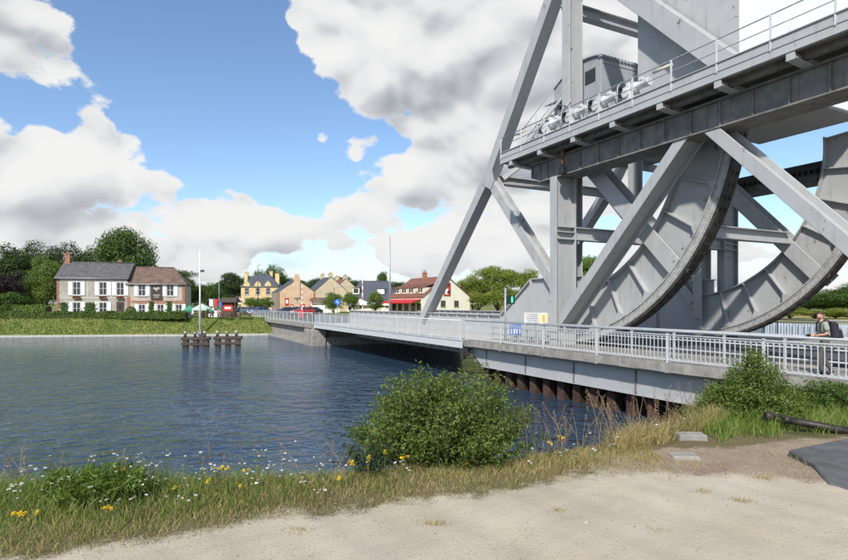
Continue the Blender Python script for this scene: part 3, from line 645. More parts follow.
# ---------------- fixed frames carrying the rack girders
def rack_frame(label, b0, b1, outer):
    s = 1 if outer < b0 + .1 else -1
    root = thing('rack_frame', label, 'bridge frame', B(16, (b0 + b1) / 2, -2.3), world_coords=True)
    P = lambda name, fn, m='steel', bv=.015, par=None: part(root, name, fn, m, bv, par)
    P('column', lambda mb: plate_member(mb, (22.1, -2.6), (22.1, 6.38), b0 - .2, b1 - .05, .50, .07, .08))
    for h in (3.25, 3.6, 3.85): P('column_stiffener', lambda mb: bbox(mb, 21.86, 22.05, b0, b1 - .13, h, h + .05), 'steel', 0)
    P('base_plate', lambda mb: bbox(mb, 21.6, 22.6, b0 - .3, b1 + .05, -2.66, -2.6), 'steel_dirty', 0)
    P('diagonal_brace', lambda mb: clipped_member(mb, (22.78, -1.75), (14.73, 6.5), b0 + .02, b1 - .1, .46, 6.355))
    P('diagonal_brace', lambda mb: clipped_member(mb, (5.1, -2.5), (13.67, 6.5), b0, b1 - .12, .46, 6.355))
    P('base_plate', lambda mb: bbox(mb, 4.1, 5.2, b0 - .1, b1, -2.62, -2.56), 'steel_dirty', 0)
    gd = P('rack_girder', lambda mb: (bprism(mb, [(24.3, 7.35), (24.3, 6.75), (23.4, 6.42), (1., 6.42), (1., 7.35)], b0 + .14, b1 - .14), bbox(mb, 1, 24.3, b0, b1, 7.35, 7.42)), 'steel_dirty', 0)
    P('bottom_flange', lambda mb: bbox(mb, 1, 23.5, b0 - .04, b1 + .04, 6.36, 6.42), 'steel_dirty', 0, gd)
    for i in range(19):
        a = 24.1 - i * 1.21
        P('girder_stiffener', lambda mb: bbox(mb, a, a + .045, b0 + .05, b0 + .138, 6.43 if a < 23.4 else 6.8, 7.34), 'steel_dirty', 0, gd)
    teeth = MB()
    bt = (b1 + .02, b1 + .26) if s > 0 else (b0 - .26, b0 - .02)
    bbox(teeth, 4, 24, bt[0], bt[1], 7.0, 7.34)
    for i in range(66):
        a = 4.1 + i * .3
        bprism(teeth, [(a, 7.0), (a + .16, 7.0), (a + .12, 6.82), (a + .04, 6.82)], bt[0], bt[1])
    tag(teeth.build('rack_teeth', M['grime'], root), kind='stuff')
    if s > 0:
        bo = outer
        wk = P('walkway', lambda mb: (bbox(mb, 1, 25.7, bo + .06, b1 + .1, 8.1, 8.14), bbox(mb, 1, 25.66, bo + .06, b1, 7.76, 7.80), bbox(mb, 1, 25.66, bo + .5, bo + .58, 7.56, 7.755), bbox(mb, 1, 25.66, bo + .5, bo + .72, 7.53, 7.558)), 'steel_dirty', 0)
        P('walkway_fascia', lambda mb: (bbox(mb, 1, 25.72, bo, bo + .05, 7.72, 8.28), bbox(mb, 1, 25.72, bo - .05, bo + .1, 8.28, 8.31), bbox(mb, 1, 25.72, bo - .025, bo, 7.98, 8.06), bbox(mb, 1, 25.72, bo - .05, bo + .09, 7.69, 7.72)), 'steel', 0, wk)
        P('walkway_end', lambda mb: bbox(mb, 25.68, 25.74, bo + .06, b0 + .6, 7.75, 8.25), 'steel', 0, wk)
        for i in range(10):
            a = 24.7 - i * 2.42
            P('bracket', lambda mb: (mb.prism([B(a, bo + .02, 7.68), B(a, bo + .02, 7.50), B(a, bo + .5, 7.44), B(a, b0 + .5, 7.40), B(a, b0 + .5, 7.68)], UA * .06), mb.prism([B(a - .12, bo + .0, 7.48), B(a - .12, bo + .5, 7.42), B(a - .12, b0 + .5, 7.36), B(a - .12, b0 + .5, 7.40), B(a - .12, bo + .5, 7.46), B(a - .12, bo, 7.52)], UA * .3), bbox(mb, a - .1, a + .16, bo - .02, bo + .03, 7.44, 7.70)), 'steel_pale', 0, wk)
        rl = P('walkway_railing', lambda mb: (mb.tube([B(1, bo + .02, 9.12), B(25.65, bo + .02, 9.12)], .024, 6), mb.tube([B(1, bo + .02, 8.70), B(25.65, bo + .02, 8.70)], .018, 6)), 'galv', 0)
        for i in range(14):
            a = 25.6 - i * 1.85
            P('railing_post', lambda mb: bbox(mb, a, a + .04, bo - .04, bo + .02, 7.95, 9.12), 'rail_white', 0, rl)
        for a in (23.6, 14.6):
            P('tube_lamp', lambda mb: mb.tube([B(a, bo + .12, 9.02), B(a + .85, bo + .12, 9.02)], .07, 8), 'cream_fabric', 0)
        P('drain_pipe', lambda mb: mb.tube([B(21.3, b0 - .28, 7.5), B(21.3, b0 - .28, 6.75)], .09, 8), 'brown_wood', 0)
        P('floodlight', lambda mb: (bbox(mb, 21.15, 21.45, b0 - .42, b0 - .12, 6.32, 6.68),), 'black', .02)
        P('access_ladder', lambda mb: (mb.bar(B(24.6, bo + .5, 8.14), B(21.7, bo + .9, 10.2), .06, .16), mb.bar(B(24.6, bo + 1.1, 8.14), B(21.7, bo + 1.5, 10.2), .06, .16), [mb.bar(B(24.6 - .29 * k, bo + .5 + .04 * k, 8.14 + .206 * k), B(24.6 - .29 * k, bo + 1.1 + .04 * k, 8.14 + .206 * k), .12, .03) for k in range(1, 10)], mb.tube([B(24.7, bo + .5, 9.1), B(21.7, bo + .9, 11.2)], .02, 6), mb.tube([B(24.7, bo + 1.1, 9.1), B(21.7, bo + 1.5, 11.2)], .02, 6), mb.tube([B(23.4, bo + .65, 8.9), B(23.4, bo + .65, 10.0)], .02, 6)), 'steel_pale', 0)
    return root
fr1 = rack_frame('near grey steel frame with walkway, column and crossed diagonal braces beside the footway', 18.6, 19.75, 17.7)
fr2 = rack_frame('far rack frame with dark toothed girder behind the far rocker segment', 31.45, 32.6, 99)
fr2['label'] = 'far steel frame with dark toothed girder behind the far rocker segment'

# portal beam and the machine house standing on it
por = thing('machine_house', 'blue grey machine house with curved roof high above the road on its portal beam', 'machine house', B(22.1, 25.5, 3.1), world_coords=True)
part(por, 'portal_beam', lambda mb: (bbox(mb, 21.85, 22.35, 19.75, 31.2, 3.25, 3.3), bbox(mb, 21.85, 22.35, 19.75, 31.2, 3.85, 3.9), bbox(mb, 22.06, 22.14, 19.75, 31.2, 3.3, 3.85)), 'steel')
for bb in (24.1, 27.6):
    part(por, 'support_post', lambda mb: plate_member(mb, (22.1, 3.9), (22.1, 9.0), bb - .28, bb + .28, .5, .05, .05), 'steel')
part(por, 'platform', lambda mb: bbox(mb, 21.4, 26.4, 21.7, 29.5, 9.0, 9.3), 'steel')
for a in (23.6, 25.6): part(por, 'platform_beam', lambda mb: bbox(mb, a, a + .2, 21.0, 30.2, 8.55, 9.0), 'steel')
hb0, hb1, ha0, ha1 = 22.0, 26.8, 22.5, 26.3
prof = [(ha1, 9.3), (ha1, 12.75), (ha1 - .5, 13.05), (ha1 - 1.2, 13.3), (ha1 - 2, 13.5), (ha1 - 2.8, 13.5), (ha0 + .4, 13.42), (ha0, 13.3), (ha0, 9.3)]
wl = part(por, 'wall', lambda mb: bprism(mb, prof, hb0, hb1), 'machine_house')
def roof(mb):
    top = prof[1:8]
    for (p, q) in zip(top[:-1], top[1:]):
        mb.prism([B(p[0], hb0 - .12, p[1] + .01), B(q[0], hb0 - .12, q[1] + .01), B(q[0], hb0 - .12, q[1] + .08), B(p[0], hb0 - .12, p[1] + .08)], VB * (hb1 - hb0 + .24))
    for i in range(20): bbox(mb, ha0 - .10, ha0 + .05, hb0 - .1 + i * .25, hb0 + .03 + i * .25, 13.22, 13.36)
rf = part(por, 'roof', roof, 'machine_house')
part(por, 'louvre_window', lambda mb: [bbox(mb, 22.95, 23.65, hb0 - .04, hb0, 12.15 + k * .11, 12.22 + k * .11) for k in range(6)] + [bbox(mb, 22.9, 23.7, hb0 - .02, hb0 - .005, 12.1, 12.85)], 'dark_metal')
part(por, 'door', lambda mb: bbox(mb, 25.0, 25.8, hb0 - .03, hb0 - .004, 9.3, 11.6), 'dark_metal')
part(por, 'door_canopy', lambda mb: mb.hexa([B(24.8, hb0 - .6, 11.72), B(24.8, hb0, 11.9), B(26.5, hb0, 11.9), B(26.5, hb0 - .6, 11.72), B(24.8, hb0 - .6, 11.76), B(24.8, hb0, 11.94), B(26.5, hb0, 11.94), B(26.5, hb0 - .6, 11.76)]), 'machine_house')
part(por, 'corner_trim', lambda mb: bbox(mb, ha0 - .02, ha0 + .05, hb0 - .02, hb0 + .05, 9.3, 13.2), 'steel')
part(por, 'eaves_trim', lambda mb: bbox(mb, ha0 - .03, ha0, hb0 + .05, hb1, 12.95, 13.05), 'steel')

# white drive units on the walkway
def drive(a, label):
    r = thing('drive_motor', label, 'motor', B(a, 18.9, 8.14), world_coords=True, group='white drive units on the walkway')
    P = lambda n, f, m='steel_white', bv=.01: part(r, n, f, m, bv)
    P('bed_frame', lambda mb: (bbox(mb, a - .8, a + .8, 18.4, 19.3, 8.6, 8.7), [bbox(mb, a + q - .08, a + q + .08, 18.35, 19.35, 8.14, 8.55) for q in (-.7, 0, .7)]))
    P('gearbox', lambda mb: (bbox(mb, a - .22, a + .18, 18.5, 19.2, 8.7, 9.3), bbox(mb, a - .12, a + .08, 18.6, 19.1, 9.3, 9.48), mb.tube([B(a - .02, 18.42, 9.0), B(a - .02, 18.5, 9.0)], .2, 12)), bv=.02)
    P('motor', lambda mb: (mb.tube([B(a - .22, 18.75, 9.2), B(a - .40, 18.75, 9.2), B(a - .41, 18.75, 9.2), B(a - 1.02, 18.75, 9.2), B(a - 1.03, 18.75, 9.2), B(a - 1.1, 18.75, 9.2)], [.22, .22, .16, .16, .19, .19], 16)))
    P('terminal_box', lambda mb: bbox(mb, a - .80, a - .60, 18.62, 18.88, 9.34, 9.48), bv=.02)
    P('brake_drum', lambda mb: mb.tube([B(a + .26, 18.6, 9.2), B(a + .42, 18.6, 9.2)], .22, 14), 'black')
    P('shaft', lambda mb: mb.tube([B(a + .42, 18.75, 9.15), B(a + .8, 18.75, 9.15)], .08, 8))
    P('flange', lambda mb: (mb.tube([B(a + .50, 18.75, 9.15), B(a + .56, 18.75, 9.15)], .19, 14), mb.tube([B(a + .66, 18.75, 9.15), B(a + .72, 18.75, 9.15)], .19, 14)))
    P('conduit', lambda mb: mb.tube([B(a + .1, 18.4, 9.5), B(a + .2, 18.25, 9.3), B(a + .2, 18.2, 8.5)], .03, 6), 'galv')
drive(17.5, 'white drive motor furthest right in the row on the walkway')
drive(19.3, 'white drive motor in front of the machine house corner, second from right')
drive(21.1, 'white drive motor right below the tall steel post, second from left')
drive(22.9, 'white drive motor furthest left in the row, beside the sloping ladder')

# ------------------------------------------------------------------ foliage helpers
def rand_unit(n):
    v = rng.normal(size=(n, 3)); return v / np.linalg.norm(v, axis=1, keepdims=True)
def leaf_quads(C, N, L, W):
    """diamond leaves at C, roughly facing N; L, W arrays"""
    n = len(C); t = np.cross(N, rand_unit(n)); t /= np.linalg.norm(t, axis=1, keepdims=True) + 1e-9
    s = np.cross(N, t); L = np.broadcast_to(L, (n,))[:, None]; W = np.broadcast_to(W, (n,))[:, None]
    V = np.stack([C - t * L / 2, C + s * W / 2 + t * L * .08, C + t * L / 2, C - s * W / 2 + t * L * .08], 1)
    V[:, 2] -= N * L * .12
    return V
def quads_mesh(name, V):
    n = len(V); return mesh_np(name, V.reshape(-1, 3), np.arange(4 * n).reshape(-1, 4))
def crown_points(w, d, h, z0, nclump, nleaf, clump_r, top_bias=0.0, seed=None):
    """leaf positions through an uneven crown: ellipsoid of lumpy clumps"""
    dirs = rand_unit(nclump); dirs[:, 2] = np.abs(dirs[:, 2]) * 1.0 * np.where(rng.random(nclump) < .58, 1, -.92)
    rad = rng.uniform(.45, .92, nclump) ** .7
    lump = 1 + .22 * np.sin(dirs[:, 0] * 5 + rng.uniform(0, 6)) * np.cos(dirs[:, 2] * 4 + rng.uniform(0, 6))
    cc = dirs * (rad * lump)[:, None] * np.array([w / 2, d / 2, h / 2]) * .92 + np.array([0, 0, z0 + h / 2])
    cr = clump_r * rng.uniform(.6, 1.25, nclump)
    k = rng.choice(nclump, nleaf, p=cr ** 2 / (cr ** 2).sum())
    u = rand_unit(nleaf); u[:, 2] = np.where(u[:, 2] < -.3, -u[:, 2], u[:, 2])
    P = cc[k] + u * (cr[k] * rng.uniform(.55, 1.08, nleaf))[:, None] * np.array([1, 1, .8])
    N = u * .8 + rand_unit(nleaf) * .7; N /= np.linalg.norm(N, axis=1, keepdims=True)
    return P, N, cc
def tree_mesh(w, h, trunk_h, leaf, nclump, nleaf, clump_r, trunk_r=.25):
    P, N, cc = crown_points(w, w * .95, h - trunk_h, trunk_h, nclump, int(nleaf * 1.9), clump_r)
    V = leaf_quads(P, N, leaf * .72 * rng.uniform(.6, 1.4, len(P)), leaf * .45 * rng.uniform(.7, 1.3, len(P)))
    crown = quads_mesh('crown', V)
    mb = MB(); top = Vector((0, 0, trunk_h + (h - trunk_h) * .55))
    mb.tube([(0, 0, -.3), (.03, .02, trunk_h * .5), (.0, .05, trunk_h), tuple(top)], [trunk_r * 1.25, trunk_r, trunk_r * .8, trunk_r * .2], 8)
    for c in cc[:9]:
        st = Vector((0, 0, trunk_h * random.uniform(.75, 1.25))); e = Vector(c); mid = st.lerp(e, .5) + Vector((0, 0, .3))
        mb.tube([st, mid, e], [trunk_r * .45, trunk_r * .28, .03], 5)
    tm = bpy.data.meshes.new('trunk'); tm.from_pydata([tuple(p) for p in mb.v], [], mb.f); tm.update(); tm.materials.append(M['bark'])
    return crown, tm
LEAF = {
 'dark': leafmat('dark_tree_leaves', [(.018, .034, .010), (.042, .075, .018), (.08, .125, .03)], .2),
 'mid': leafmat('mid_tree_leaves', [(.03, .06, .012), (.07, .125, .024), (.13, .195, .04)], .25),
 'light': leafmat('light_tree_leaves', [(.055, .095, .014), (.12, .19, .03), (.21, .28, .055)], .3),
 'yellow': leafmat('yellow_green_leaves', [(.09, .12, .018), (.21, .25, .04), (.36, .38, .08)], .4),
 'purple': leafmat('copper_leaves', [(.014, .007, .010), (.03, .014, .018), (.05, .03, .03)], .2),
 'hedge': leafmat('hedge_leaves', [(.035, .065, .012), (.075, .125, .022), (.13, .19, .035)], .25),
 'bush': leafmat('willow_bush_leaves', [(.05, .085, .014), (.125, .18, .035), (.24, .29, .075)], .38, big=2.5),
}
LEAF['lawn'] = leafmat('mown_bank_grass', [(.10, .15, .03), (.17, .22, .045), (.25, .27, .08)], .3, .6, big=.25)
TREES = {}
for nm, args in {'round': (10, 12, .9, .42, 80, 9500, 1.9), 'broad': (13, 12, 1.2, .45, 100, 12000, 2.1), 'tall': (7, 13, .9, .40, 70, 7500, 1.5), 'loose': (9, 10, .5, .40, 60, 7000, 1.7), 'small': (5, 5, .15, .30, 44, 4000, 1.0)}.items():
    for k in range(2): TREES[(nm, k)] = (tree_mesh(*args), args[0], args[1])
MESHC = {}
def tree(label, kind, leaf, pxc, pytop, Z, wpx, group, ground=DK - .05, var=None, name='tree', x=None):
    var = random.randint(0, 1) if var is None else var
    (cm, tm), w0, h0 = TREES[(kind, var)]
    X = (pxc - 424) * Z / F_PX; top = EYE + (HORIZON - pytop) * Z / F_PX; H = (top - ground) / .98; Wd = wpx * Z / F_PX
    root = thing(name, label, 'tree', (X, Z, ground), random.uniform(0, 6.28), group)
    key = (kind, var, leaf)
    if key not in MESHC: MESHC[key] = cm.copy() if cm.materials else cm; MESHC[key].materials.clear(); MESHC[key].materials.append(LEAF[leaf])
    for n2, me in (('trunk', tm), ('crown', MESHC[key])):
        o = link(n2, me, None, root)
    root.scale = (Wd / w0, Wd / w0, H / h0)
    return root

# ------------------------------------------------------------------ trees on the far side
G1 = 'trees behind the shuttered houses'
tree('tall broad dark green tree rising above the slate roof of the shuttered house', 'broad', 'mid', 125, 231, 102, 58, G1, var=0)
tree('dark tree at the left edge with a rounded top', 'round', 'dark', 4, 248, 100, 56, G1)
tree('dark tree left of the pale green tree, tall rounded top', 'round', 'dark', 33, 245, 108, 50, G1)
tree('dark tree behind the brick chimney of the shuttered house', 'round', 'dark', 68, 246, 108, 46, G1)
tree('dark tree peeping over the slate ridge left of the broad tree', 'round', 'dark', 94, 250, 112, 40, G1)
tree('pale green bushy tree just left of the shuttered house', 'loose', 'light', 46, 258, 88, 36, G1)
tree('purple-leaved copper tree at the left edge of the bank', 'small', 'purple', 4, 274, 84, 34, G1)
tree('small dark tree between the copper tree and the pale green tree', 'loose', 'dark', 24, 272, 90, 34, G1)
tree('low green shrub tree at the left edge in front of the copper tree', 'small', 'hedge', 8, 292, 82, 32, G1)
tree('dark tree top showing right of the brown tiled roof', 'tall', 'mid', 178, 268, 118, 34, G1)
G2 = 'trees among the village houses'
tree('green tree right of the shuttered houses behind the parasols', 'round', 'mid', 191, 281, 125, 26, G2)
tree('mid green tree behind the white mast', 'loose', 'mid', 210, 284, 150, 32, G2)
tree('dark conifer-like tree left of the yellow villa', 'tall', 'dark', 232, 271, 185, 26, G2)
tree('dark green tree behind the yellow villa and its chimney', 'round', 'mid', 272, 267, 215, 34, G2)
tree('leafy tree in front of the yellow villa garden', 'loose', 'light', 266, 297, 135, 16, G2)
tree('small bright tree beside the villa gate', 'small', 'light', 252, 298, 132, 16, G2)
tree('bright green tree in front of the tan gabled houses', 'loose', 'light', 333, 293, 125, 22, G2)
tree('small bright tree before the dark slate house', 'small', 'light', 376, 292, 140, 18, G2)
tree('rounded bright shrub left of the dark slate house', 'small', 'light', 350, 293, 135, 18, G2)
tree('thin tree standing above the dark slate roof', 'tall', 'mid', 383, 270, 185, 12, G2)
for xx, yy, wh in [(300, 281, 'right above the peach gable'), (318, 279, 'over the left tan gable'), (340, 278, 'over the right tan gable'), (358, 281, 'left of the dark slate ridge'), (398, 283, 'right of the dark slate roof'), (412, 284, 'left of the restaurant ridge'), (222, 284, 'between white mast and villa'), (196, 287, 'just right of the brown tiled roof'), (250, 277, 'behind the left villa chimney'), (288, 279, 'left of the peach chimney'), (425, 285, 'directly behind the restaurant roof')]:
    tree('distant dark tree on the skyline ' + wh, 'broad', 'dark', xx, yy, 300, 30, 'distant skyline trees')
G3 = 'yellow green trees behind the bridge'
tree('tallest yellow green tree between the cream gable and the steel column', 'round', 'yellow', 497, 266, 142, 50, G3)
tree('yellow green tree right beside the cream gable wall', 'round', 'yellow', 473, 276, 146, 34, G3)
tree('yellow green tree right of the tallest one, near the column', 'loose', 'yellow', 527, 271, 140, 34, G3)
tree('yellow green tree seen through the struts right of the column', 'round', 'light', 590, 256, 140, 40, G3)
tree('low yellow green tree behind the heel of the lift span', 'loose', 'yellow', 556, 276, 138, 40, G3)
for xx, yy, ww, wh in ((478, 292, 26, 'right beside the cream gable'), (498, 289, 30, 'below the tallest tree'), (519, 291, 28, 'left of the raised girder heel'), (540, 290, 26, 'just left of the steel column')):
    tree('dense low yellow green bush ' + wh, 'small', 'yellow', xx, yy, 134, ww, 'bushes below the yellow green trees', name='bush')
G4 = 'dark trees beyond the footway at the right'
for i, (xx, yy, zz, ww, lab) in enumerate([(842, 290, 120, 70, 'dark tree at the right edge behind the man'), (806, 297, 135, 46, 'dark tree left of the man under the rocker segment'), (868, 284, 125, 80, 'dark tree running out of the right edge of the picture'),
        (775, 301, 150, 44, 'low dark tree behind the far rocker segment'), (825, 295, 128, 40, 'dark tree directly above the man')]):
    tree(lab, 'broad', 'dark' if i % 2 else 'mid', xx, yy, zz, ww, G4, ground=EYE - 2.2)
for i, (xx, ww) in enumerate([(790, 30), (815, 34), (836, 26), (852, 30)]):
    tree(['low yellow green bush left of the man', 'low yellow green bush behind the man', 'low yellow green bush behind the backpack', 'low yellow green bush at the right edge'][i], 'small', 'yellow', xx, 308 + i % 2 * 2, 84, ww, 'bushes on the dry far bank', ground=EYE - 2.2, name='bush')

# hedges
def hedge(label, x0, x1, Z, h, depth, n, leaf='hedge', z=DK):
    root = thing('hedge', label, 'hedge', ((x0 + x1) / 2, Z, z), 0); L = x1 - x0
    X = rng.uniform(-L / 2, L / 2, n); t = rng.random(n); top = rng.random(n) < .45
    bump = .10 * np.sin(X * 1.9) + .07 * np.sin(X * 4.3 + 1)
    Zz = np.where(top, h + bump, rng.uniform(.05, 1, n) * (h + bump)); Y = np.where(top, rng.uniform(-.5, .5, n) * depth, -depth / 2 * (1 - .1 * rng.random(n)))
    Nn = np.where(top[:, None], np.array([[0, -.2, 1.]]), np.array([[0, -1., .3]])) + rand_unit(n) * .7; Nn /= np.linalg.norm(Nn, axis=1, keepdims=True)
    P = np.stack([X, Y, Zz], 1) + rng.normal(size=(n, 3)) * .06
    link('foliage', quads_mesh('foliage', leaf_quads(P, Nn, .26 * rng.uniform(.7, 1.3, n), .17)), LEAF[leaf], root)
    mb = MB(); mb.box(-L / 2, L / 2, -depth / 2 + .1, depth / 2 - .1, 0, h - .12); mb.build('core', M['bark'], root)
    return root
hedge('long low clipped hedge on the bank below the shuttered houses', -64, -33.6, 79.4, .85, 1.4, 16000)
hedge('taller pale hedge left of the shuttered house', -66, -54.5, 81.3, 1.75, 1.6, 5000, 'light')

# grass on the far slope
def grass(name, label, P, H, W, m, lean=.35, group=None):
    n = len(P); az_ = rng.uniform(0, 6.283, n); sd = np.stack([np.cos(az_), np.sin(az_), 0 * az_], 1)
    dr = rng.normal(size=(n, 3)) * lean; dr[:, 2] = 0; W = np.broadcast_to(W, (n,))[:, None]; Hh = np.broadcast_to(H, (n,))[:, None]
    up = np.array([[0, 0, 1.]])
    m0 = P + up * Hh * .55 + dr * Hh * .35; tp = P + up * Hh * .95 + dr * Hh * 1.05
    Vv = np.stack([P - sd * W / 2, P + sd * W / 2, m0 + sd * W * .36, m0 - sd * W * .36, tp + sd * W * .06, tp - sd * W * .06], 1)
    k = np.arange(n)[:, None] * 6; Fq2 = np.concatenate([k + np.array([[0, 1, 2, 3]]), k + np.array([[3, 2, 4, 5]])], 0)
    o = link(name, mesh_np(name, Vv.reshape(-1, 3), Fq2), m); tag(o, label, name.split('_')[-1], group, 'stuff'); return o
GR = leafmat('bank_grass_blades', [(.06, .115, .016), (.125, .205, .03), (.21, .27, .06), (.42, .39, .16)], .3, .6, big=1.2)
GD = leafmat('dry_grass_blades', [(.17, .15, .05), (.38, .30, .13), (.60, .48, .26)], .3, .7, big=1.5)
n = 9000; ex = rng.uniform(-66, -17, n); ey = np.interp(ex, [p[0] for p in edge], [p[1] for p in edge]); tt = rng.random(n)
P = np.stack([ex, ey + .6 + tt * 3.2, (WZ + .24) + (DK - WZ - .26) * np.clip((tt * 3.2 + .05) / 3.05, 0, 1)], 1)
grass('far_bank_grass', 'rough grass covering the far bank slope', P, rng.uniform(.1, .25, n), .12, LEAF['lawn'])

# ------------------------------------------------------------------ buildings
def window(root, x, z, w, h, y=0., shutters=None, frame='white', sill='stone', surround=None, axis='front', depth=.12):
    """axis front: wall plane y=const facing -y ; side: wall plane x=const facing -x (x is then the along coordinate)"""
    def bx(mb, x0, x1, d0, d1, z0, z1):
        if axis == 'front': mb.box(x0, x1, y + d0, y + d1, z0, z1)
        elif axis == 'left': mb.box(y + d0, y + d1, x0, x1, z0, z1)
        else: mb.box(y - d1, y - d0, x0, x1, z0, z1)
    mb = MB(); t = .07
    for a in ((x - w / 2, x - w / 2 + t, z, z + h), (x + w / 2 - t, x + w / 2, z, z + h), (x - w / 2 + t, x + w / 2 - t, z, z + t), (x - w / 2 + t, x + w / 2 - t, z + h - t, z + h), (x - .03, x + .03, z + t, z + h - t), (x - w / 2 + t, x - .03, z + h * .5, z + h * .5 + .04), (x + .03, x + w / 2 - t, z + h * .5, z + h * .5 + .04)):
        bx(mb, a[0], a[1], -.05, -.006, a[2], a[3])
    o = mb.build('window', M[frame], root)
    mb = MB(); bx(mb, x - w / 2 + t, x + w / 2 - t, -.02, -.004, z + t, z + h - t); mb.build('pane', M['glass'], o)
    mb = MB(); bx(mb, x - w / 2 - .1, x + w / 2 + .1, -.12, -.002, z - .1, z - .005); mb.build('sill', M[sill], o)
    if surround:
        mb = MB(); s = .16
        bx(mb, x - w / 2 - s, x - w / 2 - .005, -.03, -.001, z - .1, z + h + s); bx(mb, x + w / 2 + .005, x + w / 2 + s, -.03, -.001, z - .1, z + h + s); bx(mb, x - w / 2 - .004, x + w / 2 + .004, -.03, -.001, z + h + .004, z + h + s)
        mb.build('surround', M[surround], o)
    if shutters:
        for sg in (-1, 1):
            mb = MB(); xa = x + sg * (w / 2 + .05); xb = x + sg * (w / 2 + .05 + shutters)
            bx(mb, min(xa, xb), max(xa, xb), -.09, -.035, z - .02, z + h + .02)
            for k in range(3): bx(mb, min(xa, xb) + .05, max(xa, xb) - .05, -.1, -.09, z + h * (.06 + .32 * k), z + h * (.30 + .32 * k))
            mb.build('shutter', M['white'], o)
    return o
def chimney(root, x, y, z0, z1, m='brick', w=.7, d=.6, pots=2):
    mb = MB(); mb.box(x - w / 2, x + w / 2, y - d / 2, y + d / 2, z0, z1 - .2); mb.box(x - w / 2 - .07, x + w / 2 + .07, y - d / 2 - .07, y + d / 2 + .07, z1 - .2, z1)
    c = mb.build('chimney', M[m], root)
    for k in range(pots):
        mb = MB(); xx = x + (k - (pots - 1) / 2) * .3; mb.tube([(xx, y, z1), (xx, y, z1 + .35)], [.12, .1], 7); mb.build('chimney_pot', M['brick'], c)
def roof_x(root, w, d, e, r, m, over=.3, hip0=0, hip1=0, th=.14, x0=0, y0=0):
    """pitched roof with the ridge along x; hips shorten the ridge"""
    A = Vector; lo = over * (r - e) / (d / 2)
    def sheet(dz):
        return [A((x0 - over, y0 - over, e - lo + dz)), A((x0 + w + over, y0 - over, e - lo + dz)), A((x0 + w + over, y0 + d + over, e - lo + dz)), A((x0 - over, y0 + d + over, e - lo + dz)),
                A((x0 + (hip0 if hip0 else -over), y0 + d / 2, r + dz)), A((x0 + w - (hip1 if hip1 else -over), y0 + d / 2, r + dz))]
    mb = MB(); v = sheet(th) + sheet(0)
    mb.add(v, [(0, 1, 5, 4), (2, 3, 4, 5), (1, 2, 5), (3, 0, 4), (7, 6, 10, 11), (9, 8, 11, 10), (8, 7, 11), (6, 9, 10), (0, 6, 7, 1), (1, 7, 8, 2), (2, 8, 9, 3), (3, 9, 6, 0)])
    o = mb.build('roof', M[m], root)
    mb = MB(); mb.tube([v[4] + A((0, 0, .02)), v[5] + A((0, 0, .02))], .11, 6); mb.build('ridge', M[m], o)
    mb = MB(); mb.tube([(x0 - over, y0 - over - .06, e - lo + .04), (x0 + w + over, y0 - over - .06, e - lo + .04)], .07, 6); mb.build('gutter', M['galv'], o)
    return o
def walls_x(root, w, d, e, r, m, gable=True, x0=0, y0=0, name='wall'):
    mb = MB()
    if gable:
        mb.prism([(x0, y0, 0), (x0, y0, e), (x0, y0 + d / 2, r - .02), (x0, y0 + d, e), (x0, y0 + d, 0)], (w, 0, 0))
    else: mb.box(x0, x0 + w, y0, y0 + d, 0, e)
    return mb.build(name, M[m], root)
def gable_front(root, w, d, e, r, wall, roof, over=.3, th=.14):
    """ridge along y: gable faces the viewer"""
    mb = MB(); mb.prism([(0, 0, 0), (w, 0, 0), (w, 0, e), (w / 2, 0, r - .02), (0, 0, e)], (0, d, 0)); wo = mb.build('wall', M[wall], root)
    lo = over * (r - e) / (w / 2); mb = MB()
    for sg in (-1, 1):
        xe = w / 2 + sg * (w / 2 + over)
        mb.prism([(w / 2, -over, r), (xe, -over, e - lo), (xe, -over, e - lo + th), (w / 2, -over, r + th)], (0, d + 2 * over, 0))
    ro = mb.build('roof', M[roof], root); return wo, ro

# the shuttered cafe houses on the bank
ZC = 82.; KC = F_PX / ZC
def hx(p, base): return (p - base) / KC
def hz(y): return (HORIZON - y) / KC + 2.05
HR = R(16)
house = thing('shuttered_house', 'grey stucco house with slate roof, white shutters and brick corner', 'house', ((57 - 424) / KC, ZC, DK), HR); house.scale = (.93, 1, 1.02)
W1 = hx(125, 57); E1, R1 = hz(278), hz(262.5)
walls_x(house, W1, 7.5, E1, R1, 'stucco'); roof_x(house, W1, 7.5, E1, R1, 'slate', .28)
for x, z, h in ((hx(75.8, 57), hz(295.5), 1.95), (hx(101.3, 57), hz(295.5), 1.95), (hx(118.3, 57), hz(295.5), 1.95), (hx(75.8, 57), hz(315), 1.85), (hx(101.3, 57), hz(315), 1.85)):
    window(house, x, z, 1.12, h, shutters=.56, surround='stone')
mb = MB(); x = hx(118.3, 57); mb.box(x - .55, x + .55, -.06, -.004, 0, 2.35); dr = mb.build('door', M['dark_wood'], house)
mb = MB(); mb.box(x - .2, x + .2, -.085, -.061, 1.3, 2.0); mb.build('pane', M['glass'], dr)
for k in range(12):
    mb = MB(); L = .32 if k % 2 else .2; mb.box(-.03, L, -.045, -.003, k * E1 / 12 + .02, (k + 1) * E1 / 12 - .02); mb.build('quoin', M['brick'], house)
for z, hh, m in ((hz(299), .22, 'stone'), (E1 - .55, .3, 'stone')):
    mb = MB(); mb.box(.5, W1 - .02, -.04, -.003, z, z + hh); mb.build('string_course', M[m], house)
for xx in (hx(85, 57) + .15, hx(109.5, 57)):
    mb = MB(); mb.box(xx - .12, xx + .12, -.025, -.002, hz(299) + .23, E1 - .56); mb.build('pilaster', M['stone'], house)
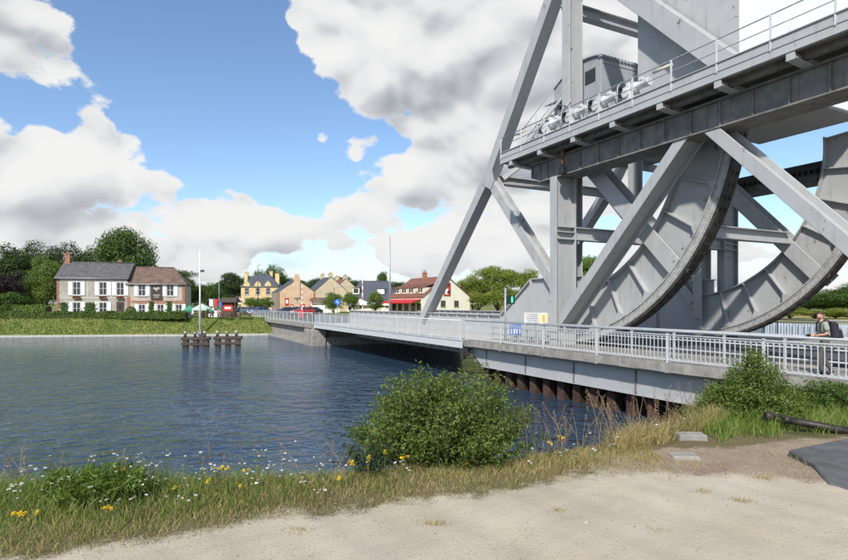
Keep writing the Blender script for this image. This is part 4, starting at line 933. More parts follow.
for xx in (75.8, 101.3, 118.3):
    mb = MB(); mb.box(hx(xx, 57) - .5, hx(xx, 57) + .5, -.34, -.13, hz(295.5) - .55, hz(295.5) - .32); b = mb.build('flower_box', M['brown_wood'], house)
    nP = 160; Pq = rng.uniform(-1, 1, (nP, 3)) * np.array([.5, .14, .13]) + np.array([hx(xx, 57), -.25, hz(295.5) - .28])
    link('flowers', quads_mesh('flowers', leaf_quads(Pq, rand_unit(nP), .13, .11)), leafmat('box_flowers', [(.03, .07, .02), (.25, .03, .03), (.35, .05, .05)], .2), b)
chimney(house, .35, 3.75, R1 - .5, hz(252.5), 'brick', .7, .7, 1); chimney(house, hx(110, 57), 5, R1 - .9, hz(258.5), 'brick', .6, .5, 1)
house2 = thing('shuttered_house', 'house with mossy brown hipped roof, red brick bands and dark picture board', 'house', ((57 - 424) / KC + (125 - 57) / KC * .93 * math.cos(HR) + .01, ZC + (125 - 57) / KC * .93 * math.sin(HR), DK), HR); house2.scale = (.93, 1, 1.04)
W2 = hx(184.5, 125); E2, R2 = hz(284), hz(267.5)
M['stucco_pink'] = mat('pinkish_cream_stucco', (.47, .41, .345), .92, .12, 1.2, bump=.3, bscale=12, streak=.3, streak_col=(.25, .2, .16))
walls_x(house2, W2, 7.5, E2, R2, 'stucco_pink', gable=False); roof_x(house2, W2, 7.5, E2, R2, 'brown_tile', .25, hip0=.02, hip1=2.2)
for x, z, h in ((hx(140, 125), hz(296.5), 1.75), (hx(169, 125), hz(296.5), 1.75)): window(house2, x, z, 1.1, h, shutters=.55, surround='brick')
for x in (140, 159, 178): window(house2, hx(x, 125), hz(315), 1.0, 1.5, shutters=.5, surround='brick')
for z, hh in ((E2 - .34, .3), (hz(303), .26)):
    mb = MB(); mb.box(.6, W2 - .02, -.045, -.003, z, z + hh); mb.build('brick_band', M['brick'], house2)
for xa, xb, z1 in ((0.02, .42, hz(297)), (W2 - .45, W2 - .02, E2 - .36)):
    mb = MB(); mb.box(xa, xb, -.05, -.003, 0, z1); mb.build('brick_pier', M['brick'], house2)
mb = MB(); mb.box(hx(149, 125), hx(161, 125), -.12, -.05, hz(300.5), hz(286)); sg = mb.build('picture_board', M['dark_wood'], house2)
mb = MB(); cx_, cz_ = hx(155, 125), hz(290); pts = [(-.55, .1), (-.3, .35), (0, .22), (.3, .4), (.55, .12), (.2, .02), (0, -.25), (-.25, 0)]
mb.prism([(cx_ + a, -.128, cz_ + b) for a, b in pts], (0, .006, 0)); mb.box(cx_ - .5, cx_ + .5, -.128, -.122, hz(296), hz(296) + .12); mb.box(cx_ - .4, cx_ + .4, -.128, -.122, hz(298), hz(298) + .12); mb.build('board_emblem', M['kerb_concrete'], sg)
def climber(root, x, z0, z1, w, n=260):
    Pq = np.stack([x + rng.normal(size=n) * w * .4, -.12 - rng.random(n) * .12, rng.uniform(z0, z1, n)], 1)
    tag(link('climbing_plant', quads_mesh('climbing_plant', leaf_quads(Pq, rand_unit(n) * .5 + np.array([0, -.8, 0]), .24, .18)), LEAF['mid'], root), kind='stuff')
climber(house2, hx(149.5, 125), 0, hz(302), .5); climber(house2, hx(168, 125), 0, hz(302), .5); climber(house, hx(89, 57), 0, hz(303), .9, 500); climber(house, hx(64, 57), 0, hz(303), .7, 300)
bsh = thing('shrub', 'round clipped green shrub beside the dark door', 'shrub', (hx(126.5, 424), ZC + 1.2, DK)); nP = 1200
u = rand_unit(nP); link('foliage', quads_mesh('foliage', leaf_quads(u * np.array([.75, .7, .8]) + np.array([0, 0, .9]), u, .2, .14)), LEAF['mid'], bsh)
mb = MB(); mb.tube([(0, 0, 0), (0, 0, .5)], .05, 6); mb.build('stem', M['bark'], bsh)

# yellow villa
ZV = 170; KV = F_PX / ZV
v = thing('villa', 'yellow rendered villa with steep slate roof and three tall chimneys', 'house', ((241 - 424) / KV, ZV, DK), R(4))
WV = 36 / KV; EV = (310 - 285) / KV; RV = (310 - 273.5) / KV
walls_x(v, WV, 9, EV, RV, 'yellow_wall', gable=False); roof_x(v, WV, 9, EV, RV, 'slate_blue', .3, hip0=3.2, hip1=3.2)
for x in (.16, .46, .74):
    window(v, WV * x, (310 - 294) / KV, 1.15, 2.2, frame='white', surround='brick', shutters=None); window(v, WV * x, (310 - 304) / KV, 1.15, 2.0, surround='brick')
    mb = MB(); xx = WV * x; mb.prism([(xx - .95, -.3, EV - .1), (xx + .95, -.3, EV - .1), (xx + .95, -.3, EV + .5), (xx, -.3, EV + 1.5), (xx - .95, -.3, EV + .5)], (0, 2.2, 0)); dm = mb.build('dormer', M['yellow_wall'], v)
chimney(v, .6, 4, EV, (310 - 271) / KV, 'yellow_wall', 1.1, .9); chimney(v, WV - .8, 4, EV, (310 - 272) / KV, 'yellow_wall', 1.2, .9); chimney(v, WV * .72, 6, RV - 1, (310 - 269.5) / KV, 'yellow_wall', .9, .8)
# peach gabled house
ZO = 140; KO = F_PX / ZO
p = thing('gabled_house', 'peach gable house with tall central chimney and red posters on its wall', 'house', ((278 - 424) / KO, ZO, DK), R(24))
WO = 9.4; EO = 5.0; RO = 8.2
gable_front(p, WO, 10, EO, RO, 'peach_wall', 'slate_blue', .06)
mb = MB(); mb.box(WO / 2 - .75, WO / 2 + .75, -.3, -.003, 3.6, 9.0); mb.box(WO / 2 - .55, WO / 2 + .55, -.3, .5, 9.0, 9.6); mb.build('chimney_breast', M['peach_wall'], p)
for x, z, w_, h_ in ((2.2, 1.6, 1.0, 2.0), (3.4, .7, .8, 1.3), (6.1, .5, 1.2, 1.6), (8.3, .8, .8, 2.6), (2.2, .3, .9, 1.0)):
    mb = MB(); mb.box(x - w_ / 2, x + w_ / 2, -.06, -.004, z, z + h_); po = mb.build('poster', M['sign_red'], p)
    mb = MB(); mb.box(x - w_ * .3, x + w_ * .3, -.07, -.061, z + h_ * .3, z + h_ * .75); mb.build('poster_print', M['white'], po)
window(p, WO * .5 + .1, 2.6, .6, 1.4)
for y_ in (2, 5, 8): window(p, y_, 1.0, 1.1, 2.2, axis='left', surround='brick')
mb = MB(); mb.box(-.06, -.004, 0, 10, 0, 5.0); mb.build('stone_side_wall', M['rubble'], p)
mb = MB(); mb.box(WO - .5, WO + .03, -.05, -.003, 0, 5.0); mb.build('brick_pier', M['brick'], p); mb = MB(); mb.box(-.03, .4, -.05, -.003, 0, 5.0); mb.build('brick_pier', M['brick'], p)
# low annex left of it
# tan gables
for px0, wpx, Zt, e_, r_, lab in ((314, 32, 150, 5.4, 9.4, 'tan gable house with chimney, left of the tan pair'), (331, 28, 165, 5.8, 9.6, 'tan gable house with chimney, right of the tan pair')):
    k = F_PX / Zt; t_ = thing('gabled_house', lab, 'house', ((px0 - 424) / k, Zt, DK), R(22), 'tan gabled houses'); w_ = wpx / k / .93
    gable_front(t_, w_, 12, e_, r_, 'tan_wall', 'slate_blue' if px0 < 320 else 'red_tile', .1); chimney(t_, w_ / 2, .6, r_ - .8, r_ + 1.0, 'tan_wall', 1.2, .8); chimney(t_, w_ / 2, 11, r_ - .8, r_ + 1.2, 'tan_wall', 1.1, .8)
    window(t_, w_ * .5, 4.0, .9, 1.3)
# low garden buildings
g_ = thing('garage', 'low cream garage with brown roof in front of the tan gables', 'garage', ((312 - 424) * 130 / 560, 130, DK), R(10)); walls_x(g_, 6.4, 4, 2.2, 3.3, 'cream_wall'); roof_x(g_, 6.4, 4, 2.2, 3.3, 'brown_tile', .2)
mb = MB(); mb.box(1.2, 3.8, -.05, -.004, 0, 2.0); mb.build('garage_door', M['white'], g_)
# dark slate house
ZS = 150; KS = F_PX / ZS
s_ = thing('slate_house', 'house with large dark blue slate roof and a white dormer', 'house', ((347 - 424) / KS, ZS, DK), R(-6)); WS = 50 / KS
walls_x(s_, WS, 10, 2.9, 8.2, 'cream_wall', gable=False); ro = roof_x(s_, WS, 10, 2.9, 8.2, 'slate_blue', .4, hip0=2.4, hip1=3.0)
for xx, zz, w_, h_ in ((2.2, 4.7, 1.8, 1.7), (9.0, 4.7, 1.9, 1.4)):
    mb = MB(); yy = (zz - 2.9) / 5.3 * 5 - .2; mb.box(xx - w_ / 2, xx + w_ / 2, yy - .4, yy + 2.2, zz, zz + h_); dd = mb.build('dormer', M['cream_wall'], s_)
    mb = MB(); mb.box(xx - w_ / 2 + .25, xx + w_ / 2 - .25, yy - .43, yy - .405, zz + .3, zz + h_ - .2); mb.build('pane', M['glass' if xx < 5 else 'white'], dd)
    mb = MB(); mb.box(xx - w_ / 2 - .15, xx + w_ / 2 + .15, yy - .55, yy + 2.6, zz + h_ + .005, zz + h_ + .15); mb.build('dormer_roof', M['slate_blue'], dd)
for xx in (1.5, 4, 8, 11): window(s_, xx, .9, 1.1, 1.3)
# restaurant
ZR = 126; KR = F_PX / ZR
r_ = thing('restaurant', 'cream gabled restaurant with red tiled roof, dormers and red awning', 'restaurant', ((424 - 424) / KR - .3, ZR, DK), R(33)); WR = 13.4; ER, RRf, DR = 3.7, 8.4, 15.5
gable_front(r_, WR, DR, ER, RRf, 'cream_wall', 'red_tile', .25)
for x in (3.0, 5.6, 9.4): window(r_, x, 1.35, 1.3, 1.5, frame='brown_wood', sill='stone')
mb = MB(); mb.box(5.7, 7.7, -.10, -.004, 3.9, 7.0); sg = mb.build('wall_sign', M['sign_red'], r_)
mb = MB(); mb.prism([(6.0, -.11, 4.3), (6.9, -.11, 4.3), (7.3, -.11, 4.9), (6.9, -.11, 5.7), (6.3, -.11, 5.4)], (0, .008, 0)); mb.build('sign_figure', M['white'], sg)
mb = MB(); mb.prism([(6.6, -.115, 4.6), (7.4, -.115, 4.4), (7.3, -.115, 5.4), (6.9, -.115, 5.1)], (0, .004, 0)); mb.box(6.1, 7.3, -.11, -.101, 6.2, 6.7); mb.build('sign_figure', M['black'], sg)
for yy in (2.0, 6.0, 9.2, 12.6):
    mb = MB(); zb = 4.5; xo = (zb - ER) / (RRf - ER) * WR / 2
    mb.box(xo - .5, xo + 2.4, yy - 1.0, yy + 1.0, zb, zb + 1.35); dd = mb.build('dormer', M['cream_wall'], r_)
    mb = MB(); mb.prism([(xo - .8, yy - 1.25, zb + 1.36), (xo - .8, yy + 1.25, zb + 1.36), (xo + 3.2, yy + 1.25, zb + 2.3), (xo + 3.2, yy - 1.25, zb + 2.3)], (0, 0, .12)); mb.build('dormer_roof', M['red_tile'], dd)
    for q in (-.5, .5):
        mb = MB(); mb.box(xo - .53, xo - .505, yy + q - .35, yy + q + .35, zb + .25, zb + 1.15); mb.build('pane', M['glass'], dd)
mb = MB(); mb.prism([(-.05, .5, 3.15), (-2.6, .5, 2.5), (-2.6, .5, 2.2), (-2.55, .5, 2.2), (-2.55, .5, 2.44), (-.05, .5, 3.08)], (0, 13.5, 0)); mb.build('awning', M['red'], r_)
for yy in (1.5, 4, 7, 10, 12.8): window(r_, yy, .5, 1.8, 1.7, axis='left', frame='brown_wood')
chimney(r_, WR * .5 - .3, 9, RRf - .8, RRf + 1.3, 'brick', 1.0, .7)
mb = MB(); mb.tube([(WR / 2 + .3, 10, RRf), (WR / 2 + .3, 10, RRf + 2.2)], .04, 5); [mb.tube([(WR / 2 - .5, 10, RRf + 1.5 + k * .25), (WR / 2 + 1.1, 10, RRf + 1.5 + k * .25)], .025, 4) for k in range(3)]; mb.build('aerial', M['dark_metal'], r_)
# white marquees and a fence between the slate house and the restaurant
for xx, ww, hh, m, lab in ((366, 30, 2.8, 'white', 'white garden marquee in front of the dark slate house'), (389, 20, 2.6, 'cream_fabric', 'cream terrace marquee left of the tall lamp post'), (408, 22, 3.0, 'white', 'white marquee beside the red awning')):
    Zm = 150; t_ = thing('marquee', lab, 'marquee', ((xx - 424) * Zm / F_PX, Zm, DK), 0, 'marquees by the restaurant'); w_ = ww * Zm / F_PX
    mb = MB(); mb.add([(-w_ / 2, -1.6, hh * .75), (w_ / 2, -1.6, hh * .75), (w_ / 2, 1.6, hh * .75), (-w_ / 2, 1.6, hh * .75), (-w_ * .25, 0, hh * 1.22), (w_ * .25, 0, hh * 1.22)], [(0, 1, 5, 4), (2, 3, 4, 5), (1, 2, 5), (3, 0, 4), (3, 2, 1, 0)]); mb.build('canopy', M[m], t_)
    mb = MB(); mb.box(-w_ / 2, w_ / 2, -1.62, -1.605, hh * .62, hh * .75); mb.build('valance', M[m], t_)
    for sx in (-1, 1):
        for sy in (-1, 1): mb = MB(); mb.tube([(sx * (w_ / 2 - .1), sy * 1.5, 0), (sx * (w_ / 2 - .1), sy * 1.5, hh * .75)], .04, 5); mb.build('pole', M['galv'], t_)

# ------------------------------------------------------------------ far abutment, dolphins, masts, signs
ab = thing('bridge_abutment', 'weathered concrete abutment and wing wall at the far end of the lift span', 'abutment', B(58, 25, -5), world_coords=True)
part(ab, 'pier', lambda mb: bbox(mb, 58.4, 61.5, 16.2, 34.6, -6.2, -2.55), 'concrete', .05)
part(ab, 'bearing_ledge', lambda mb: bbox(mb, 57.5, 58.4, 17.5, 33.5, -6.2, -3.5), 'concrete', .05)
part(ab, 'pier', lambda mb: bbox(mb, 57.3, 60.6, 15.9, 17.4, -6.2, -2.75), 'concrete', .05)
part(ab, 'wing_wall', lambda mb: bbox(mb, 61.5, 84, 16.7, 17.2, -6.2, -2.6), 'concrete', .05)
part(ab, 'wall_coping', lambda mb: bbox(mb, 58.5, 84, 16.1, 17.6, -2.6, -2.07), 'concrete', .04)
part(ab, 'footing', lambda mb: bbox(mb, 61, 84, 15.9, 16.9, -6.2, -4.15), 'concrete', .05)
part(ab, 'approach_footway', lambda mb: bbox(mb, 58.4, 95, 17.6, 34.5, -2.58, -2.065), 'asphalt')
railing(ab, 58.5, 96, 16.3, -2.06, step=.42, post=1.9)
def dolphin(label, X, Z):
    d = thing('mooring_dolphin', label, 'mooring', (X, Z, WZ), R(8), 'timber mooring dolphins'); 
    for k in range(3): mb = MB(); mb.box(-1.25 + k * 1.0, -.75 + k * 1.0, -.3, .3, -2.5, .72); mb.build('pile', M['dark_wood'], d, .03)
    mb = MB(); mb.box(-1.4, 1.4, -.38, .38, .72, 1.02); mb.build('cap_beam', M['dark_wood'], d, .03)
    mb = MB(); mb.box(-1.35, 1.35, -.42, -.31, .15, .45); mb.build('waling', M['dark_wood'], d, .02)
    for k in range(3):
        mb = MB(); x = -1.05 + k * .95; mb.tube([(x, 0, 1.02), (x, 0, 1.35)], .15, 8); pst = mb.build('bollard', M['dark_wood'], d)
        mb = MB(); mb.tube([(x, 0, 1.352), (x, 0, 1.6 - .1 * (k % 2))], .15, 8); mb.build('white_top', M['kerb_concrete'], pst)
    return d
dolphin('timber mooring dolphin in the water left, below the white mast', (196 - 424) / 560 * 57.5, 57.5)
dolphin('timber mooring dolphin in the water right, nearer the bridge abutment', (228 - 424) / 560 * 58.5, 58.5)
def mast(name, label, pxx, ytop, ybase, Z, r, m, extra=None):
    q = px(pxx, ybase, Z); top = (ybase - ytop) * Z / F_PX; o = thing(name, label, 'mast', q)
    mb = MB(); mb.tube([(0, 0, -.3), (0, 0, top)], [r, r * .6], 8); mb.build('pole', M[m], o)
    mb = MB(); mb.box(-r * 2, r * 2, -r * 2, r * 2, -.3, .12); mb.build('base', M['concrete'], o)
    if extra: extra(o, top)
    return o
def cam_head(o, top): mb = MB(); mb.box(.05, .55, -.15, .15, top * .74, top * .74 + .3); mb.build('camera_head', M['dark_metal'], o, .03); mb = MB(); mb.tube([(0, 0, top), (0, 0, top + .3)], .05, 6); mb.build('cap', M['white'], o)
mast('flag_mast', 'white mast standing on the grass bank beside the terrace', 200, 251, 332, 77, .14, 'white', cam_head)
def lamp_arm(o, top): mb = MB(); mb.tube([(0, 0, top * .98), (.7, -.3, top + .15)], .05, 6); mb.box(.5, 1.2, -.5, -.1, top + .1, top + .2); mb.build('lamp_head', M['galv'], o)
mast('lamp_post', 'tall slender grey pole by the road left of the restaurant', 390, 236, 318, 78, .13, 'galv')
mast('lamp_post', 'dark street lamp post behind the white mast', 258, 265, 311, 150, .10, 'dark_metal', lamp_arm)
mast('lamp_post', 'dark street lamp beside the blue round sign', 334, 288, 317, 86, .07, 'dark_metal', lamp_arm)
mast('lamp_post', 'thin lamp post among trees left of the villa', 219, 280, 312, 135, .09, 'galv', lamp_arm)
def barrier_gate(label, pxx, ytop, Z):
    q = Vector(((pxx - 424) * Z / F_PX, Z, DK)); top = EYE + (HORIZON - ytop) * Z / F_PX - DK; o = thing('barrier_arm', label, 'barrier', q, 0, 'raised road barriers')
    mb = MB(); mb.box(-.35, .35, -.3, .3, 0, 1.15); mb.build('cabinet', M['red'], o, .04)
    n_ = 9
    for k in range(n_): mb = MB(); z0 = 1.15 + (top - 1.15) * k / n_; mb.box(-.07, .07, -.05, .05, z0, 1.15 + (top - 1.15) * (k + 1) / n_ - .003); mb.build('stripe', M['barrier_red' if k % 2 else 'white'], o)
barrier_gate('raised red and white barrier left of the blue sign', 302, 285, 84); barrier_gate('raised red and white barrier right of the blue sign', 362.5, 279, 76)
sgn = thing('road_sign', 'round blue road sign on a grey post', 'road sign', px(337.5, 317, 80)); mb = MB(); mb.tube([(0, 0, -.1), (0, 0, 2.5)], .04, 6); mb.build('post', M['galv'], sgn)
mb = MB(); mb.tube([(0, -.06, 2.15), (0, -.02, 2.15)], .42, 20); fc = mb.build('sign_face', M['blue'], sgn); mb = MB(); mb.bar((-.15, -.065, 2.3), (.15, -.065, 1.95), .01, .1); mb.build('white_arrow', M['white'], fc)

# signal, notices on the near footway
sp = B(26.2, 18.4, -2.05); sig = thing('pedestrian_signal', 'green pedestrian signal lamp on a grey post by the railing', 'traffic signal', sp)
mb = MB(); mb.tube([(0, 0, 0), (0, 0, 2.95)], .055, 8); mb.build('post', M['galv'], sig)
ex_ = Vector((_c, -_s * 0, 0))
mb = MB(); mb.box(.08, .52, -.12, .14, 2.05, 2.55); hd = mb.build('signal_housing', M['black'], sig, .02)
mb = MB(); mb.box(.22, .48, -.135, -.122, 2.1, 2.5); mb.build('signal_lamp', M['black'], hd)
mb = MB(); mb.tube([(.36, -.136, 2.44), (.36, -.145, 2.44)], .045, 10); mb.box(.30, .42, -.146, -.136, 2.22, 2.39); mb.box(.31, .35, -.146, -.136, 2.12, 2.22); mb.box(.37, .41, -.146, -.136, 2.12, 2.22); mb.build('green_figure', M['green_lamp'], hd)
def board(name, label, a, b, w_, h_, z0, m, lines=None, cat='sign'):
    q = B(a, b, 0); q.z = DK; o = thing(name, label, cat, q, TH)
    mb = MB(); mb.box(-w_ / 2, w_ / 2, -.02, .02, z0, z0 + h_); p_ = mb.build('panel', M[m], o, .01)
    mb = MB(); [mb.box(x - .025, x + .025, .022, .06, 0, z0 + h_ * .9) for x in (-w_ * .3, w_ * .3)]; mb.build('support', M['galv'], o)
    return o, p_
o, p_ = board('notice_board', 'white notice board with lines of small print beside the steel column', 23.8, 18.4, .95, .64, .95, 'white')
for k in range(5):
    mb = MB(); L = (.34, .36, .38, .3, .18)[k]; mb.box(-L + (.5 if k == 4 else 0), L, -.026, -.021, 1.48 - k * .105, 1.48 - k * .105 + .025); mb.build('print_line', M['galv'], p_)
o, p_ = board('pictogram_sign', 'blue pictogram sign seen behind the footway railing', 24.15, 17.6, .75, .52, .45, 'blue')
for k in range(4): mb = MB(); mb.box(-.32 + k * .18, -.23 + k * .18, -.026, -.021, .50, .75); mb.build('pictogram', M['white'], p_)
q = B(22.6, 18.2, 0); q.z = DK; cab = thing('control_box', 'grey control box with yellow warning label beside the column', 'control box', q, TH)
mb = MB(); mb.box(-.21, .21, -.12, .12, .95, 1.6); c_ = mb.build('box', M['cream_fabric'], cab, .02); mb = MB(); mb.box(-.06, .06, -.05, .05, 0, .95); mb.build('stand', M['galv'], cab)
mb = MB(); mb.box(-.17, -.01, -.126, -.121, 1.15, 1.5); mb.build('warning_label', M['yellow'], c_)
# graffiti scrawl on the far heel plate
cu = bpy.data.curves.new('graffiti', 'FONT'); cu.body = 'BOL'; cu.size = .95; cu.extrude = .002
cu.shear = .25
gt = bpy.data.objects.new('graffiti', cu); COL.objects.link(gt); bpy.context.view_layer.update()
dg = bpy.context.evaluated_depsgraph_get(); gm = bpy.data.meshes.new_from_object(gt.evaluated_get(dg)); bpy.data.objects.remove(gt)
bm_ = gm; 
go_ = link('graffiti', gm, M['galv'], leaf); go_.location = B(27.0, 30.70, -1.2) - ORG[leaf]; go_.rotation_euler = (R(90), 0, ANG + math.pi)

# ------------------------------------------------------------------ terrace, kiosk, cars
def parasol(label, pxx, ytop, Z, wpx, m):
    o = thing('parasol', label, 'parasol', ((pxx - 424) * Z / F_PX, Z, DK), 0, 'terrace parasols'); top = EYE + (HORIZON - ytop) * Z / F_PX - DK; r = wpx / 2 * Z / F_PX
    mb = MB(); V_ = [(r * math.cos(k * math.pi / 4), r * math.sin(k * math.pi / 4), top - .75) for k in range(8)] + [(0, 0, top)]; V_ += [(x, y, z - .25) for x, y, z in V_[:8]]
    mb.add(V_, [(k, (k + 1) % 8, 8) for k in range(8)] + [(k, 9 + k, 9 + (k + 1) % 8, (k + 1) % 8) for k in range(8)]); mb.build('canopy', M[m], o)
    mb = MB(); mb.tube([(0, 0, 0), (0, 0, top)], .035, 6); mb.build('pole', M['galv'], o); mb = MB(); mb.tube([(0, 0, 0), (0, 0, .1)], .3, 10); mb.build('base', M['concrete'], o)
parasol('dark green parasol on the terrace next to the shuttered house', 190, 305, 84, 14, 'green_fabric')
parasol('pale green parasol right of the dark green one', 202, 303.5, 82.5, 20, 'pale_green_fabric')
parasol('green parasol at the right end of the terrace', 210, 307, 85, 9, 'green_fabric')
def person_mesh(h=1.72):
    mb = MB(); s = h / 1.72
    mb.tube([(.0, 0, .0), (.0, 0, .45), (0, 0, .85), (0, 0, 1.1), (0, 0, 1.4), (0, 0, 1.47), (0, 0, 1.5)], [.13, .13, .17, .15, .19, .12, .06], 8)
    return mb
def small_person(label, pxx, Z, top, bottom, seated=False):
    X = (pxx - 424) * Z / F_PX; o = thing('person', label, 'person', (X, Z, DK), random.uniform(-1, 1), 'people on the terrace')
    dz = -.42 if seated else 0
    mb = MB(); 
    for sx in (-.09, .09):
        if seated: mb.tube([(sx, -.42, 0), (sx, -.44, .45), (sx, 0, .5)], [.05, .06, .08], 6)
        else: mb.tube([(sx, 0, 0), (sx, -.02, .48), (sx * .9, 0, .9)], [.05, .065, .09], 6)
    mb.build('trousers', M[bottom], o)
    mb = MB(); mb.tube([(0, 0, .86 + dz), (0, 0, 1.05 + dz), (0, 0, 1.32 + dz), (0, 0, 1.45 + dz)], [.16, .15, .2, .09], 8)
    for sx in (-1, 1): mb.tube([(sx * .2, 0, 1.38 + dz), (sx * .25, -.03, 1.1 + dz), (sx * .2, -.2, .95 + dz)], [.06, .05, .04], 6)
    mb.build('shirt', M[top], o)
    mb = MB(); mb.tube([(0, 0, 1.44 + dz), (0, -.01, 1.52 + dz), (0, -.02, 1.62 + dz), (0, 0, 1.72 + dz), (0, 0, 1.75 + dz)], [.06, .08, .1, .08, .02], 8); mb.build('head', SKIN, o)
SKIN = mat('skin', (.50, .29, .20), .55, .08, 9.)
M['navy'] = mat('navy_cloth', (.03, .04, .08), .8); M['khaki'] = mat('khaki_cloth', (.30, .25, .16), .8); M['pink'] = mat('pink_cloth', (.6, .25, .25), .8)
for i, (xx, Z, tp, bt, st, lab) in enumerate([(193, 83, 'white', 'navy', 1, 'person in white seated under the dark green parasol'), (199, 81.5, 'white', 'khaki', 0, 'person in white standing left of the white mast'), (204, 82, 'pink', 'navy', 1, 'person in pink seated under the pale green parasol'),
        (207.5, 83, 'white', 'navy', 0, 'person in white standing right of the white mast'), (213, 84, 'white', 'khaki', 0, 'person in white standing between parasols and kiosk'), (218.5, 83, 'pink', 'khaki', 1, 'person in pink seated left of the red kiosk'), (238, 84, 'navy', 'khaki', 0, 'person in navy top standing right of the red kiosk')]):
    small_person(lab, xx, Z, tp, bt, st)
tc_ = thing('picnic_table', 'wooden terrace table in front of the red kiosk', 'table', ((226 - 424) * 81 / 560, 81, DK), 0, 'terrace tables')
mb = MB(); mb.box(-1, 1, -.4, .4, .7, .76); mb.build('table_top', M['brown_wood'], tc_)
for sy in (-1, 1): mb = MB(); mb.box(-1, 1, sy * .75 - .14, sy * .75 + .14, .42, .47); mb.build('bench', M['brown_wood'], tc_)
for sx in (-.7, .7): mb = MB(); mb.bar((sx, -.75, 0), (sx, -.2, .7), .08, .08); mb.bar((sx, .75, 0), (sx, .2, .7), .08, .08); mb.bar((sx, -.85, .4), (sx, .85, .4), .06, .06); mb.build('leg', M['brown_wood'], tc_)
for dx, lab in ((-3.0, 'wooden terrace table under the parasols'), (2.6, 'wooden terrace table right of the red kiosk')): copy_thing(tc_, tc_.location + Vector((dx, .5, 0)), .1, lab)
ki = thing('kiosk', 'dark timber kiosk with broad roof and red sign panel', 'kiosk', ((229.5 - 424) * 86 / 560, 86, DK), R(-6))
mb = MB(); mb.box(-.95, .95, -.5, .9, 0, 2.3); mb.build('wall', M['dark_wood'], ki)
mb = MB(); mb.add([(-1.5, -1.1, 2.3), (1.5, -1.1, 2.3), (1.5, 1.4, 2.3), (-1.5, 1.4, 2.3), (-1.2, .1, 3.05), (1.2, .1, 3.05)], [(0, 1, 5, 4), (2, 3, 4, 5), (1, 2, 5), (3, 0, 4), (3, 2, 1, 0)]); mb.build('roof', M['dark_wood'], ki)
mb = MB(); mb.box(-.75, .75, -.57, -.505, .95, 2.1); sgp = mb.build('sign_panel', M['sign_red'], ki); mb = MB(); mb.box(-.5, .5, -.585, -.572, 1.3, 1.6); mb.build('panel_print', M['white'], sgp)
for sx in (-1.35, 1.35): mb = MB(); mb.box(sx - .07, sx + .07, -1.0, -.86, 0, 2.3); mb.build('post', M['dark_wood'], ki)
fl = thing('flag_stall', 'stall with white panels and colourful flags left of the kiosk', 'stall', ((215 - 424) * 88 / 560, 88, DK))
mb = MB(); mb.box(-1.0, 1.0, -.4, .4, 0, 1.0); mb.build('counter', M['white'], fl)
for k, (x_, m_) in enumerate(((-.9, 'white'), (-.1, 'red'), (.7, 'blue'))):
    mb = MB(); mb.tube([(x_, 0, 0), (x_, 0, 3.0)], .03, 5); pl = mb.build('flag_pole', M['galv'], fl); mb = MB(); mb.box(x_ + .03, x_ + .6, -.01, .01, 1.7, 2.8); mb.build('flag', M[m_], pl)

def make_car(paint):
    r = thing('parked_car', 'car', 'car', (0, 0, 0)); L, Wd = 4.2, 1.74
    prof_ = [(-2.1, .35), (-2.1, .72), (-1.95, .88), (-1.0, .98), (-.35, 1.42), (.95, 1.45), (1.75, 1.02), (2.08, .95), (2.1, .5), (2.05, .3), (-2.0, .28)]
    def sec(mb, sc, pr):
        mb.prism([(x, -Wd / 2 * sc, z) for x, z in pr], (0, Wd * sc, 0))
    mb = MB(); sec(mb, 1, [p for p in prof_ if p[1] < 1.1]); b_ = mb.build('body', paint, r, .06)
    mb = MB(); y0_, y1_ = Wd / 2 - .04, Wd / 2 - .2
    lo = [(-1.05, .97), (1.78, 1.0)]; hi = [(-.3, 1.42), (1.0, 1.44)]
    mb.hexa([(lo[0][0], -y0_, lo[0][1]), (lo[1][0], -y0_, lo[1][1]), (lo[1][0], y0_, lo[1][1]), (lo[0][0], y0_, lo[0][1]), (hi[0][0], -y1_, hi[0][1]), (hi[1][0], -y1_, hi[1][1]), (hi[1][0], y1_, hi[1][1]), (hi[0][0], y1_, hi[0][1])])
    cb = mb.build('cabin', M['glass'], r)
    mb = MB(); mb.box(-.28, .98, -y1_ - .01, y1_ + .01, 1.425, 1.47)
    for sy in (-1, 1):
        for x0_, x1_ in ((-1.05, -.3), (.35, .35), (1.78, 1.0)): mb.bar((x0_, sy * (y0_ + .005), .98), (x1_, sy * (y1_ + .01), 1.44), .07, .05)
    mb.build('roof', paint, cb)
    for sx in (-1.3, 1.3):
        for sy in (-1, 1):
            mb = MB(); mb.tube([(sx, sy * .70, .32), (sx, sy * .89, .32)], .32, 14); w_ = mb.build('wheel', M['rubber'], r); mb = MB(); mb.tube([(sx, sy * .89, .32), (sx, sy * .90, .32)], .2, 10); mb.build('rim', M['galv'], w_)
    for sy in (-.62, .62):
        mb = MB(); mb.box(-2.13, -2.09, sy - .2, sy + .2, .66, .8); mb.build('headlight', M['white'], r); mb = MB(); mb.box(2.085, 2.12, sy - .18, sy + .18, .72, .9); mb.build('tail_light', M['red'], r)
    mb = MB(); mb.box(-2.12, -2.08, -.3, .3, .42, .54); mb.build('number_plate', M['white'], r)
    return r
